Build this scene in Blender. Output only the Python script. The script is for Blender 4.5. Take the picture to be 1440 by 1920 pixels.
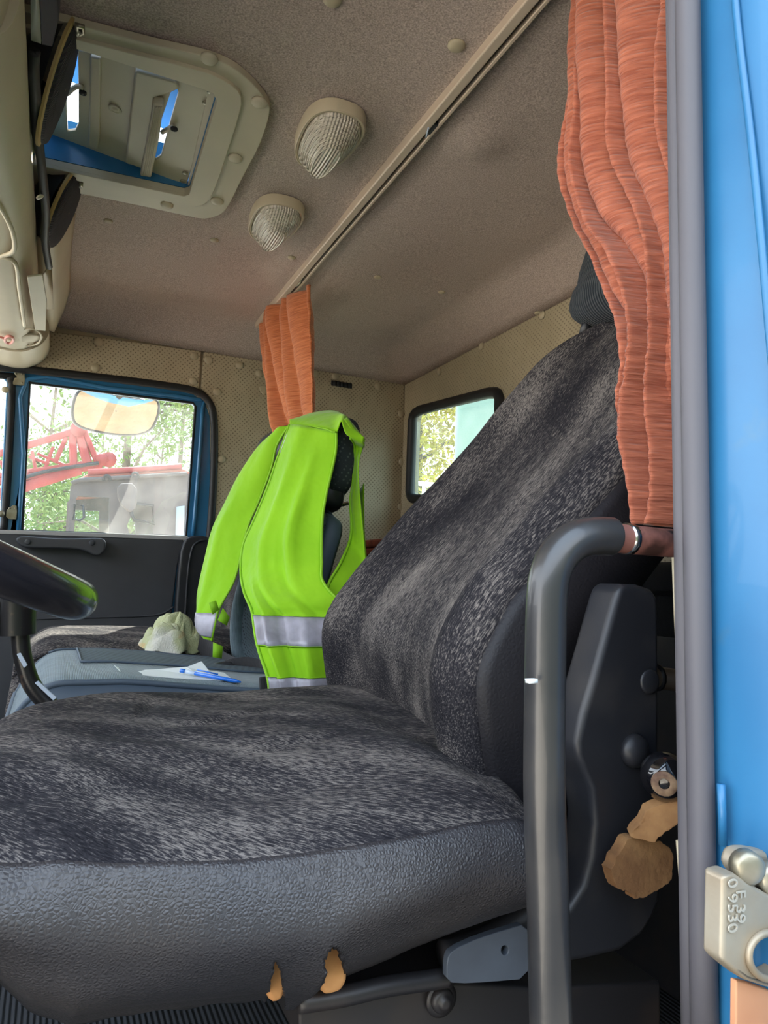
import bpy, bmesh, math, random
import numpy as np
from mathutils import Vector, noise
random.seed(4)
for o in list(bpy.data.objects): bpy.data.objects.remove(o)
S = bpy.context.scene; COL = S.collection
PI = math.pi

# ---------------------------------------------------------------- camera
# world: +X towards the rear of the truck, +Y across the cab, +Z up, camera eye at the origin
F = 1340.0
dY = np.array([101-720, -(1070-960), -F]); dY = dY/np.linalg.norm(dY)
dX = np.array([3664-720, -(1202-960), -F]); dX = dX-dY*(dX@dY); dX = dX/np.linalg.norm(dX)
dZ = np.cross(dX, dY)
RM = np.array([dX, dY, dZ])
def P(px, py, X=None, Y=None, Z=None):
    """a point of the photograph at a known depth plane, in metres"""
    r = RM @ np.array([px-720, 960-py, -F])
    t = Y/r[1] if Y is not None else (X/r[0] if X is not None else Z/r[2])
    return Vector((r*t).tolist())
def pix(p):
    c = RM.T @ np.array(p[:]); return 720-F*c[0]/c[2], 960+F*c[1]/c[2]
def inpoly(x, y, poly):
    r = False
    for i in range(len(poly)):
        (x1, y1), (x2, y2) = poly[i-1], poly[i]
        if (y1 > y) != (y2 > y) and x < (x2-x1)*(y-y1)/(y2-y1)+x1: r = not r
    return r
cd = bpy.data.cameras.new('camera'); cam = bpy.data.objects.new('camera', cd); COL.objects.link(cam)
m = np.eye(4); m[:3, :3] = RM
from mathutils import Matrix
cam.matrix_world = Matrix(m.tolist())
cd.sensor_fit = 'VERTICAL'; cd.sensor_height = 32; cd.lens = F*32/1920; cd.clip_start = 0.02; cd.clip_end = 300
S.camera = cam
# ---------------------------------------------------------------- light
W = bpy.data.worlds.new('world'); S.world = W; W.use_nodes = True
nt = W.node_tree; nt.nodes.clear()
out = nt.nodes.new('ShaderNodeOutputWorld'); bg = nt.nodes.new('ShaderNodeBackground')
tc = nt.nodes.new('ShaderNodeTexCoord'); sx = nt.nodes.new('ShaderNodeSeparateXYZ'); cr_ = nt.nodes.new('ShaderNodeValToRGB')
cr_.color_ramp.elements[0].position = 0.0; cr_.color_ramp.elements[0].color = (0.86, 0.88, 0.90, 1)
cr_.color_ramp.elements[1].position = 0.8; cr_.color_ramp.elements[1].color = (0.50, 0.63, 0.80, 1)
nt.links.new(tc.outputs['Generated'], sx.inputs[0]); nt.links.new(sx.outputs[2], cr_.inputs[0])
nt.links.new(cr_.outputs[0], bg.inputs[0]); bg.inputs[1].default_value = 1.5
nt.links.new(bg.outputs[0], out.inputs[0])
sl = bpy.data.lights.new('sun', 'SUN'); sun = bpy.data.objects.new('sun', sl); COL.objects.link(sun)
sl.energy = 7.0; sl.angle = 0.01; sl.color = (1, 0.93, 0.82)
sun.rotation_euler = Vector((-0.22, -0.50, -0.60)).to_track_quat('-Z', 'Y').to_euler(); sun.location = (3, 4, 6)
S.view_settings.view_transform = 'Standard'; S.view_settings.look = 'None'; S.view_settings.gamma = 1
S.view_settings.use_curve_mapping = False; S.view_settings.exposure = 2.1
S.cycles.max_bounces = 10; S.cycles.diffuse_bounces = 6; S.cycles.transparent_max_bounces = 16
S.cycles.use_denoising = True; S.cycles.sample_clamp_indirect = 6

# ---------------------------------------------------------------- materials
def lin(c):
    return tuple(((v/255)/12.92 if v <= 10 else ((v/255+0.055)/1.055)**2.4) for v in c)+(1,)
def mat(name, col, rough=0.6, metal=0.0, spec=0.5, col2=None, cs=40, cfac=(0.35, 0.65), stretch=(1, 1, 1),
        bump=None, coat=0.0, sheen=0.0, detail=4, trans=0.0, alpha=1.0, col3=None, c3s=3, c3=(0.5, 0.65)):
    M = bpy.data.materials.new(name); M.use_nodes = True; t = M.node_tree; b = t.nodes['Principled BSDF']
    b.inputs['Base Color'].default_value = lin(col); b.inputs['Roughness'].default_value = rough
    b.inputs['Metallic'].default_value = metal; b.inputs['Specular IOR Level'].default_value = spec
    b.inputs['Coat Weight'].default_value = coat; b.inputs['Sheen Weight'].default_value = sheen
    b.inputs['Transmission Weight'].default_value = trans; b.inputs['Alpha'].default_value = alpha
    tcn = t.nodes.new('ShaderNodeTexCoord'); mp = t.nodes.new('ShaderNodeMapping'); mp.inputs['Scale'].default_value = stretch
    t.links.new(tcn.outputs['Object'], mp.inputs[0])
    last = None
    if col2:
        n = t.nodes.new('ShaderNodeTexNoise'); n.inputs['Scale'].default_value = cs; n.inputs['Detail'].default_value = detail
        t.links.new(mp.outputs[0], n.inputs['Vector'])
        r = t.nodes.new('ShaderNodeValToRGB'); r.color_ramp.elements[0].position = cfac[0]; r.color_ramp.elements[1].position = cfac[1]
        r.color_ramp.elements[0].color = lin(col); r.color_ramp.elements[1].color = lin(col2)
        t.links.new(n.outputs[0], r.inputs[0]); last = r.outputs[0]
        if col3:
            n3 = t.nodes.new('ShaderNodeTexNoise'); n3.inputs['Scale'].default_value = c3s; n3.inputs['Detail'].default_value = 5
            t.links.new(tcn.outputs['Object'], n3.inputs['Vector'])
            r3 = t.nodes.new('ShaderNodeValToRGB'); r3.color_ramp.elements[0].position = c3[0]; r3.color_ramp.elements[1].position = c3[1]
            t.links.new(n3.outputs[0], r3.inputs[0])
            mx = t.nodes.new('ShaderNodeMix'); mx.data_type = 'RGBA'; t.links.new(r3.outputs[0], mx.inputs[0])
            t.links.new(last, mx.inputs[6]); mx.inputs[7].default_value = lin(col3); last = mx.outputs[2]
        t.links.new(last, b.inputs['Base Color'])
    if bump:
        kind, sc, st, dist = bump
        if kind == 'noise':
            n = t.nodes.new('ShaderNodeTexNoise'); n.inputs['Detail'].default_value = 3; o = n.outputs[0]
        elif kind == 'voronoi':
            n = t.nodes.new('ShaderNodeTexVoronoi'); n.feature = 'DISTANCE_TO_EDGE'; o = n.outputs[0]
        elif kind == 'wavey':
            n = t.nodes.new('ShaderNodeTexWave'); n.bands_direction = 'Y'; o = n.outputs['Fac' if 'Fac' in n.outputs else 1]
        elif kind == 'wave':
            n = t.nodes.new('ShaderNodeTexWave'); n.inputs['Distortion'].default_value = 0.4; o = n.outputs['Fac' if 'Fac' in n.outputs else 1]
        n.inputs['Scale'].default_value = sc
        t.links.new(mp.outputs[0], n.inputs['Vector'])
        bp = t.nodes.new('ShaderNodeBump'); bp.inputs['Strength'].default_value = st; bp.inputs['Distance'].default_value = dist
        t.links.new(o, bp.inputs['Height']); t.links.new(bp.outputs[0], b.inputs['Normal'])
    return M
def dots(M, sc=130, colr=(60, 55, 50), r=0.22, rot=0.785, axis=None):
    """regular small perforations on a vinyl panel or a woven grid: fine relief and tone only"""
    t = M.node_tree; b = t.nodes['Principled BSDF']
    tcn = t.nodes.new('ShaderNodeTexCoord'); mp = t.nodes.new('ShaderNodeMapping'); 
    mp.vector_type = 'TEXTURE' if False else 'POINT'
    if axis == 'y': mp.inputs['Scale'].default_value = (1, 0, 1); mp.inputs['Rotation'].default_value = (0, rot, 0)
    elif axis == 'x': mp.inputs['Scale'].default_value = (0, 1, 1); mp.inputs['Rotation'].default_value = (rot, 0, 0)
    else: mp.inputs['Rotation'].default_value = (rot, rot, rot)
    v = t.nodes.new('ShaderNodeTexVoronoi'); v.inputs['Randomness'].default_value = 0.0; v.inputs['Scale'].default_value = sc
    t.links.new(tcn.outputs['Object'], mp.inputs[0]); t.links.new(mp.outputs[0], v.inputs['Vector'])
    rr = t.nodes.new('ShaderNodeValToRGB'); rr.color_ramp.elements[0].position = r; rr.color_ramp.elements[1].position = r+0.12
    rr.color_ramp.elements[0].color = (1, 1, 1, 1); rr.color_ramp.elements[1].color = (0, 0, 0, 1)
    t.links.new(v.outputs['Distance'], rr.inputs[0])
    mx = t.nodes.new('ShaderNodeMix'); mx.data_type = 'RGBA'; t.links.new(rr.outputs[0], mx.inputs[0])
    src = b.inputs['Base Color'].links[0].from_socket if b.inputs['Base Color'].is_linked else None
    if src: t.links.new(src, mx.inputs[6])
    else: mx.inputs[6].default_value = b.inputs['Base Color'].default_value
    mx.inputs[7].default_value = lin(colr); t.links.new(mx.outputs[2], b.inputs['Base Color'])
    return M
def jacquard(name, rot):
    """black and grey woven seat cover: short diagonal grey threads gathered in cloudy patches"""
    M = bpy.data.materials.new(name); M.use_nodes = True; t = M.node_tree; b = t.nodes['Principled BSDF']
    b.inputs['Roughness'].default_value = 1.0; b.inputs['Specular IOR Level'].default_value = 0.08
    tcn = t.nodes.new('ShaderNodeTexCoord')
    def N(scale, vec, detail=2, stretch=(1, 1, 1), rotv=(0, 0, 0)):
        mp = t.nodes.new('ShaderNodeMapping'); mp.inputs['Rotation'].default_value = rotv; mp.vector_type = 'POINT'
        t.links.new(vec, mp.inputs[0])
        mp2 = t.nodes.new('ShaderNodeMapping'); mp2.inputs['Scale'].default_value = stretch; t.links.new(mp.outputs[0], mp2.inputs[0])
        n = t.nodes.new('ShaderNodeTexNoise'); n.inputs['Scale'].default_value = scale; n.inputs['Detail'].default_value = detail
        t.links.new(mp2.outputs[0], n.inputs['Vector']); return n.outputs[0]
    O = tcn.outputs['Object']
    thr = N(760, O, 2, (0.17, 1, 1), rot); cloud = N(15, O, 6, (0.4, 1, 1), rot); fine = N(1100, O, 1)
    def math_(op, a, c):
        q = t.nodes.new('ShaderNodeMath'); q.operation = op
        for i, v in enumerate((a, c)):
            if isinstance(v, (int, float)): q.inputs[i].default_value = v
            else: t.links.new(v, q.inputs[i])
        return q.outputs[0]
    s = math_('ADD', math_('MULTIPLY', thr, 1.0), math_('MULTIPLY', cloud, 0.75))
    s = math_('ADD', s, math_('MULTIPLY', fine, 0.25))
    r = t.nodes.new('ShaderNodeValToRGB')
    r.color_ramp.elements[0].position = 0.0; r.color_ramp.elements[0].color = lin((28, 27, 31))
    r.color_ramp.elements[1].position = 1.0; r.color_ramp.elements[1].color = lin((124, 117, 112))
    e = r.color_ramp.elements.new(0.5); e.color = lin((50, 48, 51))
    mr = t.nodes.new('ShaderNodeMapRange'); mr.inputs[1].default_value = 0.74; mr.inputs[2].default_value = 1.24
    t.links.new(s, mr.inputs[0]); t.links.new(mr.outputs[0], r.inputs[0]); t.links.new(r.outputs[0], b.inputs['Base Color'])
    bp = t.nodes.new('ShaderNodeBump'); bp.inputs['Strength'].default_value = 0.25; bp.inputs['Distance'].default_value = 0.001
    t.links.new(thr, bp.inputs['Height']); t.links.new(bp.outputs[0], b.inputs['Normal'])
    return M
def glassmat(name, tint=(235, 240, 240), dust=0.1, gloss=0.06):
    M = bpy.data.materials.new(name); M.use_nodes = True; t = M.node_tree; t.nodes.clear()
    o = t.nodes.new('ShaderNodeOutputMaterial'); tr = t.nodes.new('ShaderNodeBsdfTransparent'); tr.inputs[0].default_value = lin(tint)
    gl = t.nodes.new('ShaderNodeBsdfGlossy'); gl.inputs['Roughness'].default_value = 0.03
    df = t.nodes.new('ShaderNodeBsdfTranslucent'); df.inputs[0].default_value = (0.9, 0.9, 0.88, 1)
    m1 = t.nodes.new('ShaderNodeMixShader'); m2 = t.nodes.new('ShaderNodeMixShader')
    n = t.nodes.new('ShaderNodeTexNoise'); n.inputs['Scale'].default_value = 14; n.inputs['Detail'].default_value = 6
    tcn = t.nodes.new('ShaderNodeTexCoord'); t.links.new(tcn.outputs['Object'], n.inputs['Vector'])
    mm = t.nodes.new('ShaderNodeMath'); mm.operation = 'MULTIPLY'; mm.inputs[1].default_value = dust*2; t.links.new(n.outputs[0], mm.inputs[0])
    t.links.new(mm.outputs[0], m1.inputs[0]); t.links.new(tr.outputs[0], m1.inputs[1]); t.links.new(df.outputs[0], m1.inputs[2])
    m2.inputs[0].default_value = gloss; t.links.new(m1.outputs[0], m2.inputs[1]); t.links.new(gl.outputs[0], m2.inputs[2])
    t.links.new(m2.outputs[0], o.inputs[0]); return M

headliner = mat('grey brown headliner felt', (148, 134, 126), 0.95, col2=(206, 189, 178), cs=420, cfac=(0.3, 0.7), bump=('noise', 500, 0.35, 0.002), spec=0.1)
vinyl = dots(mat('tan perforated vinyl', (178, 165, 140), 0.5, col2=(188, 176, 150), cs=12, bump=('noise', 260, 0.15, 0.001), spec=0.4), 105, (120, 108, 88), 0.13, axis='y')
vinyl_x = dots(mat('tan perforated vinyl on the rear wall', (166, 154, 128), 0.5, col2=(176, 164, 138), cs=12, bump=('noise', 260, 0.15, 0.001), spec=0.4), 105, (120, 108, 88), 0.11, axis='x')
vinyl_plain = mat('tan plain vinyl', (182, 170, 144), 0.45, spec=0.4)
trimgrey = mat('beige grey moulded plastic', (190, 180, 158), 0.5, col2=(200, 190, 166), cs=6, bump=('noise', 600, 0.12, 0.0006), spec=0.4)
lampbase = mat('aged beige lamp plastic', (200, 186, 160), 0.35)
railm = mat('painted beige aluminium rail', (206, 188, 168), 0.4, metal=0.2)
darkslot = mat('dark slot', (28, 26, 26), 0.8)
paint = mat('blue truck paint', (44, 112, 160), 0.3, coat=0.4, col2=(50, 118, 166), cs=8, bump=('noise', 300, 0.04, 0.0005))
paintlight = mat('sky blue truck paint', (46, 114, 160), 0.38, coat=0.12, col2=(40, 104, 150), cs=9, col3=(86, 116, 128), c3s=14, c3=(0.62, 0.78))
rubber = mat('black rubber', (34, 34, 36), 0.55, spec=0.4)
rubbergrey = mat('dusty grey rubber seal', (96, 94, 100), 0.6, col2=(84, 82, 88), cs=30, stretch=(1, 1, 0.1))
doorplastic = mat('dark grey door plastic', (58, 60, 66), 0.55, col2=(64, 66, 72), cs=8, bump=('noise', 700, 0.25, 0.0006))
blackplastic = mat('black moulded plastic', (36, 37, 42), 0.42, col2=(60, 58, 58), cs=16, cfac=(0.5, 0.8), bump=('noise', 800, 0.15, 0.0004))
leather = mat('black grained leatherette', (44, 43, 47), 0.42, spec=0.6, bump=('voronoi', 430, 0.7, 0.0011), col2=(58, 54, 54), cs=8, cfac=(0.4, 0.7), detail=5)
leather_dark = mat('dark leatherette on backrest side', (30, 28, 32), 0.55, spec=0.35, bump=('voronoi', 260, 0.4, 0.001))
jq_seat = jacquard('patterned seat cover weave', (0, 0, 0.75)); jq_back = jacquard('patterned backrest weave', (0.0, 0.85, 0))
velour = mat('rust orange ribbed curtain velour', (146, 80, 60), 0.9, sheen=0.2, col2=(186, 112, 86), cs=60, cfac=(0.35, 0.68), stretch=(0.5, 0.5, 6), bump=('noise', 60, 0.9, 0.004), spec=0.1)
velour2 = mat('orange curtain velour lit', (172, 92, 54), 0.9, sheen=0.2, col2=(206, 126, 82), cs=70, stretch=(0.3, 0.3, 6), bump=('noise', 70, 0.7, 0.003), spec=0.1)  # paler copy of the curtain velour; light on the cloth put into its colour
hivis = mat('fluorescent yellow green polyester', (132, 190, 18), 0.75, col2=(142, 198, 24), cs=10, bump=('noise', 16, 0.6, 0.012), sheen=0.2, spec=0.2)
hiseam = mat('yellow green seam binding', (134, 190, 24), 0.7)
reflect = mat('silver reflective tape', (150, 148, 158), 0.45, metal=0.15, col2=(178, 176, 190), cs=30, bump=('noise', 60, 0.3, 0.002))
meshgrey = dots(mat('grey blue mesh upholstery', (74, 88, 96), 0.9), 190, (40, 46, 54), 0.30)
clothblue = mat('grey blue seat cloth', (104, 122, 132), 0.85, bump=('wave', 140, 0.5, 0.001), col2=(92, 108, 118), cs=60, sheen=0.2)
vinylblue = mat('slate blue side vinyl', (72, 86, 102), 0.6, bump=('noise', 500, 0.2, 0.0006))
darkmesh = dots(mat('dark headrest mesh', (44, 50, 58), 0.85), 130, (84, 88, 90), 0.2)
chrome = mat('chrome', (190, 188, 184), 0.18, metal=1.0)
steel = mat('dull zinc steel', (178, 172, 156), 0.38, metal=0.7, col2=(150, 142, 122), cs=40, bump=('noise', 120, 0.3, 0.001))
castm = mat('weathered cast striker metal', (176, 168, 152), 0.5, metal=0.45, col2=(158, 140, 116), cs=18, bump=('noise', 90, 0.3, 0.0015))
handlem = mat('worn black handle paint', (42, 42, 44), 0.33, col2=(72, 68, 64), cs=7, cfac=(0.45, 0.75), bump=('noise', 150, 0.12, 0.001), spec=0.6, coat=0.2)
rust = mat('rusty scraped steel', (148, 98, 88), 0.55, col2=(70, 44, 38), cs=34, cfac=(0.5, 0.66), metal=0.2, col3=(34, 28, 32), c3s=30, c3=(0.55, 0.62))
foam = mat('torn tan foam', (150, 112, 72), 0.95, col2=(122, 86, 54), cs=40, bump=('noise', 160, 0.6, 0.002))
foampale = mat('pale orange foam lining', (206, 152, 98), 0.9, col2=(180, 126, 76), cs=50)  # paler, more orange foam for the skirt tears
blackmetal = mat('black painted metal', (36, 35, 38), 0.45, col2=(56, 48, 44), cs=12, cfac=(0.5, 0.8))
bluemetal = mat('blue grey steel bracket', (78, 86, 98), 0.5, col2=(68, 74, 84), cs=20)
glossblack = mat('glossy black knob', (16, 16, 20), 0.08, coat=0.8)
worn = mat('worn knob end', (150, 124, 98), 0.7, col2=(86, 60, 48), cs=90)
towelm = mat('yellow and green terry cloth', (206, 204, 194), 1.0, col2=(182, 186, 146), cs=14, cfac=(0.45, 0.6), col3=(214, 152, 92), c3s=11, c3=(0.58, 0.68), bump=('noise', 300, 0.9, 0.003))
paper = mat('white paper', (222, 228, 232), 0.7)
penblue = mat('blue pen plastic', (30, 110, 215), 0.2, coat=0.5); penclear = mat('clear pale pen barrel', (190, 205, 225), 0.15)
beltm = mat('black seat belt webbing', (44, 43, 46), 0.8, bump=('wave', 160, 0.4, 0.0008))
speakm = mat('black ribbed speaker cloth', (52, 50, 58), 0.7, bump=('wavey', 75, 1.0, 0.004))
yellowedge = mat('yellowed board edge', (176, 150, 96), 0.5)
floorm = mat('dark ribbed floor mat', (44, 46, 50), 0.8, bump=('wave', 40, 0.7, 0.004))
bunkm = mat('dark quilted bunk cloth', (44, 45, 50), 0.95, bump=('noise', 150, 0.5, 0.003))
brownred = mat('red brown blanket', (140, 62, 34), 0.95, col2=(110, 46, 26), cs=50)
ribrest = mat('dark ribbed headrest knit', (40, 50, 58), 0.9, bump=('wavey', 62, 1.0, 0.004), sheen=0.1)
lens = mat('clear prismatic lamp lens', (232, 222, 204), 0.10, spec=1.0, bump=('wave', 60, 0.7, 0.003), stretch=(1, 1, 1), coat=0.8, alpha=0.7)
pinkm = mat('pink plastic clip', (226, 150, 142), 0.4)
leverblack = mat('worn black lever', (28, 27, 29), 0.3, col2=(90, 72, 60), cs=50, cfac=(0.6, 0.75))
whitestrip = mat('pale grey tape', (176, 188, 206), 0.6)
wheelm = mat('polished black steering wheel', (34, 34, 40), 0.25, coat=0.3, bump=('noise', 200, 0.08, 0.001))
glass = glassmat('dusty window glass', dust=0.028, gloss=0.04); glass_r = glassmat('greenish rear glass', (225, 240, 236), 0.03, 0.06)
mirrorm = mat('mirror glass', (235, 235, 235), 0.02, metal=1.0)
groundm = mat('dry sandy yard', (124, 100, 72), 0.95, col2=(104, 86, 62), cs=3, bump=('noise', 20, 0.5, 0.02))
leafm = mat('spring green leaves', (84, 112, 40), 0.8, col2=(112, 134, 56), cs=2.5)
leafy = mat('yellow green leaves', (190, 166, 48), 0.8, col2=(158, 150, 44), cs=3)
barkm = mat('grey brown bark', (112, 100, 84), 0.9, col2=(86, 76, 64), cs=20)
redm = mat('faded red crane paint', (160, 62, 58), 0.6, col2=(140, 52, 50), cs=6)
orangem = mat('orange red roof paint', (168, 92, 74), 0.6, col2=(150, 82, 66), cs=5)
cabgrey = mat('dusty grey cab paint', (88, 78, 76), 0.7, col2=(76, 68, 68), cs=6)
darkglass = mat('dark cab glass', (120, 132, 120), 0.1, spec=0.8)
tankm = mat('pale green grey tank', (120, 138, 128), 0.6, col2=(112, 130, 120), cs=4)
primer = mat('orange tan primer', (206, 150, 112), 0.6, col2=(190, 132, 96), cs=18)

# ---------------------------------------------------------------- mesh helpers
def link(name, vs, fs, m, parent=None, smooth=True, bevel=0, seg=2, sub=0, solid=0, off=0.0, kind=None, autos=False):
    me = bpy.data.meshes.new(name)
    base = parent_loc(parent)
    me.from_pydata([tuple(Vector(v)-base) for v in vs], [], fs); me.update()
    bm = bmesh.new(); bm.from_mesh(me); bmesh.ops.remove_doubles(bm, verts=bm.verts, dist=1e-6)
    bmesh.ops.recalc_face_normals(bm, faces=bm.faces); bm.to_mesh(me); bm.free()
    if smooth:
        me.polygons.foreach_set('use_smooth', [True]*len(me.polygons))
    me.materials.append(m)
    o = bpy.data.objects.new(name, me); COL.objects.link(o)
    if parent: o.parent = parent
    if solid:
        md = o.modifiers.new('solid', 'SOLIDIFY'); md.thickness = solid; md.offset = off
    if bevel:
        md = o.modifiers.new('bevel', 'BEVEL'); md.width = bevel; md.segments = seg; md.limit_method = 'ANGLE'; md.angle_limit = 0.6; md.harden_normals = True
    if sub:
        md = o.modifiers.new('sub', 'SUBSURF'); md.levels = sub; md.render_levels = sub
    if bevel or autos:
        try: me.set_sharp_from_angle(angle=0.7)
        except Exception: pass
    if kind: o['kind'] = kind
    return o
def parent_loc(p):
    v = Vector((0, 0, 0))
    while p is not None:
        v += p.location; p = p.parent
    return v
def tag(o, label=None, cat=None, group=None):
    if label: o['label'] = label
    if cat: o['category'] = cat
    if group: o['group'] = group
    return o
def thing(name, loc, label, cat, group=None):
    o = bpy.data.objects.new(name, None); o.empty_display_size = 0.05; COL.objects.link(o); o.location = loc
    return tag(o, label, cat, group)
def copy_tree(o, parent=None):
    c = o.copy(); COL.objects.link(c); c.parent = parent
    for ch in [k for k in bpy.data.objects if k.parent == o]: copy_tree(ch, c)
    return c
def join(*vf):
    V, Fc = [], []
    for v, f in vf:
        n = len(V); V += [Vector(q) for q in v]; Fc += [tuple(i+n for i in t) for t in f]
    return V, Fc
def box(c, s, rz=0):
    V = []
    for x in (-.5, .5):
        for y in (-.5, .5):
            for z in (-.5, .5):
                a, b2 = x*s[0], y*s[1]
                V.append(Vector((c[0]+a*math.cos(rz)-b2*math.sin(rz), c[1]+a*math.sin(rz)+b2*math.cos(rz), c[2]+z*s[2])))
    return V, [(0, 1, 3, 2), (4, 6, 7, 5), (0, 4, 5, 1), (2, 3, 7, 6), (0, 2, 6, 4), (1, 5, 7, 3)]
def grid(rows, cu=False, cv=False):
    n, k = len(rows), len(rows[0]); V = [Vector(p) for r in rows for p in r]; Fc = []
    for i in range(n if cv else n-1):
        for j in range(k if cu else k-1):
            a, b2 = i, (i+1) % n; c, d = j, (j+1) % k
            Fc.append((a*k+c, a*k+d, b2*k+d, b2*k+c))
    return V, Fc
def tube(path, r, seg=12, caps=True, flat=(1, 1), closed=False):
    path = [Vector(p) for p in path]; n = len(path); rs = r if isinstance(r, (list, tuple)) else [r]*n
    rows = []; up = None
    for i, p in enumerate(path):
        if closed: d = path[(i+1) % n]-path[i-1]
        else: d = path[min(i+1, n-1)]-path[max(i-1, 0)]
        d.normalize()
        if up is None: up = Vector((0, 0, 1)) if abs(d.z) < 0.9 else Vector((1, 0, 0))
        a = (up-d*up.dot(d)).normalized(); up = a; b2 = d.cross(a)
        rows.append([p+(a*math.cos(2*PI*k/seg)*flat[0]+b2*math.sin(2*PI*k/seg)*flat[1])*rs[i] for k in range(seg)])
    V, Fc = grid(rows, cu=True, cv=closed)
    if caps and not closed:
        Fc.append(tuple(range(seg))[::-1]); Fc.append(tuple((n-1)*seg+k for k in range(seg)))
    return V, Fc
def lathe(prof, c, axis, seg=24, sc=(1, 1)):
    """prof: list of (radius, height) along the axis"""
    ax = Vector(axis).normalized(); u = ax.orthogonal().normalized(); w = ax.cross(u); rows = []
    for r, h in prof:
        rows.append([Vector(c)+ax*h+(u*math.cos(2*PI*k/seg)*sc[0]+w*math.sin(2*PI*k/seg)*sc[1])*max(r, 1e-4) for k in range(seg)])
    V, Fc = grid(rows, cu=True); n = len(prof)
    Fc.append(tuple(range(seg))[::-1]); Fc.append(tuple((n-1)*seg+k for k in range(seg)))
    return V, Fc
def plate(outer, off, holes=()):
    """a flat outline (with holes) given real thickness"""
    bm = bmesh.new(); es = []
    for loop in [outer]+list(holes):
        vs = [bm.verts.new(p) for p in loop]
        es += [bm.edges.new((vs[i], vs[(i+1) % len(vs)])) for i in range(len(vs))]
    if holes: bmesh.ops.triangle_fill(bm, use_beauty=True, edges=es)
    else: bm.faces.new(list(bm.verts))
    bm.faces.ensure_lookup_table()
    r = bmesh.ops.extrude_face_region(bm, geom=list(bm.faces))
    bmesh.ops.translate(bm, vec=Vector(off), verts=[g for g in r['geom'] if isinstance(g, bmesh.types.BMVert)])
    bmesh.ops.recalc_face_normals(bm, faces=bm.faces)
    bm.verts.index_update()
    V = [v.co.copy() for v in bm.verts]; Fc = [tuple(v.index for v in f.verts) for f in bm.faces]; bm.free(); return V, Fc
def chaikin(p, n=2):
    p = [Vector(q) for q in p]
    for _ in range(n):
        q = []
        for i in range(len(p)):
            a, b2 = p[i], p[(i+1) % len(p)]; q += [a.lerp(b2, .22), a.lerp(b2, .78)]
        p = q
    return p
def crom(p, n=6):
    p = [Vector(q) for q in p]; o = []
    for i in range(len(p)-1):
        a, b2, c, d = p[max(i-1, 0)], p[i], p[i+1], p[min(i+2, len(p)-1)]
        for k in range(n):
            t = k/n
            o.append(0.5*((2*b2)+(c-a)*t+(2*a-5*b2+4*c-d)*t*t+(3*b2-a-3*c+d)*t**3))
    o.append(p[-1]); return o
def pts(l, **kw): return [P(x, y, **kw) for x, y in l]
def rrect(c, u, v, hw, hh, r, n=5):
    """rounded rectangle outline, centre c, unit axes u and v"""
    o = []; c, u, v = Vector(c), Vector(u), Vector(v)
    for sx_, sy_, a0 in ((1, 1, 0), (-1, 1, PI/2), (-1, -1, PI), (1, -1, 1.5*PI)):
        for k in range(n+1):
            a = a0+PI/2*k/n
            o.append(c+u*(sx_*(hw-r)+r*math.cos(a))+v*(sy_*(hh-r)+r*math.sin(a)))
    return o
def button(c, nrm, r, m, parent, name='trim_button', h=0.45):
    prof = [(r*1.0, -0.001), (r*1.0, r*0.15), (r*0.85, r*0.32), (r*0.55, r*h), (r*0.15, r*(h+.06))]
    return link(name, *lathe(prof, c, nrm, 14), m, parent)
def ragged(p, amp, seed=0, n=5):
    o = []
    for i in range(len(p)):
        for k_ in range(n):
            q = Vector(p[i]).lerp(Vector(p[(i+1) % len(p)]), k_/n)
            o.append(q+Vector((noise.noise(q*260+Vector((seed, 0, 0))), 0, noise.noise(q*260+Vector((0, seed, 7)))))*amp)
    return o
def nz(x, y, z=0, s=1): return noise.noise(Vector((x*s, y*s, z*s)))

# ================================================================ STRUCTURE
YR, XR, ZC, ZS = 2.15, 1.043, 0.75, 0.676     # far wall, rear wall, ceiling, top of wall trim
XF, YL = -0.95, 0.32
def root_struct(name, loc=(0, 0, 0)):
    o = bpy.data.objects.new(name, None); COL.objects.link(o); o.location = loc; o['kind'] = 'structure'; return o
# ceiling, padded headliner, rounded down to the walls, open where the hatch is
hx0, hx1, hy0, hy1 = -0.085, 0.196, 1.035, 1.395
def zceil(x, y):
    d = min(YR-y, XR-x, (y-YL)+0.02)
    t = max(0, d/0.105); t = 1-math.log(1+math.exp((1-t)*14))/14; t = max(0, min(1, t))
    z = ZS+(ZC-ZS)*t
    z += 0.003*nz(x, y, 0.3, 7)*t
    dr = (x-0.497)
    if abs(dr) < 0.12: z += 0.010*(1-abs(dr)/0.12)*t*(0.5+0.5*math.sin(y*9+1))*-0.5
    dd = math.hypot(x-0.60, (y-0.98)*1.0)
    z -= 0.014*math.exp(-(dd/0.045)**2)
    return z
xs = sorted(set([round(XF+i*(XR-XF)/84, 4) for i in range(85)]+[hx0, hx1])); ys = sorted(set([round(YL+i*(YR-YL)/72, 4) for i in range(73)]+[hy0, hy1]))
V, Fc = grid([[(x, y, zceil(x, y)) for x in xs] for y in ys])
k = len(xs)
Fc = [f for f in Fc if not (hx0-1e-6 <= sum(V[i].x for i in f)/4 <= hx1 and hy0-1e-6 <= sum(V[i].y for i in f)/4 <= hy1)]
# ceiling centre point lies above; split normals fine
ceil = link('ceiling', V, Fc, headliner, None, kind='structure')
md = ceil.modifiers.new('s', 'SOLIDIFY'); md.thickness = 0.012; md.offset = 1 if ceil.data.polygons[0].normal.z > 0 else -1
for p_ in ((856, 82), (623, 0), (203, 415), (402, 450), (547, 481), (708, 519), (1010, 535), (828, 548)):
    c = P(*p_, Z=ZC-0.001); c.z = zceil(c.x, c.y)-0.012 if False else zceil(c.x, c.y)
    button(c, (0, 0, -1), 0.0095 if p_[1] > 300 else 0.0125, vinyl_plain, ceil)
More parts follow.
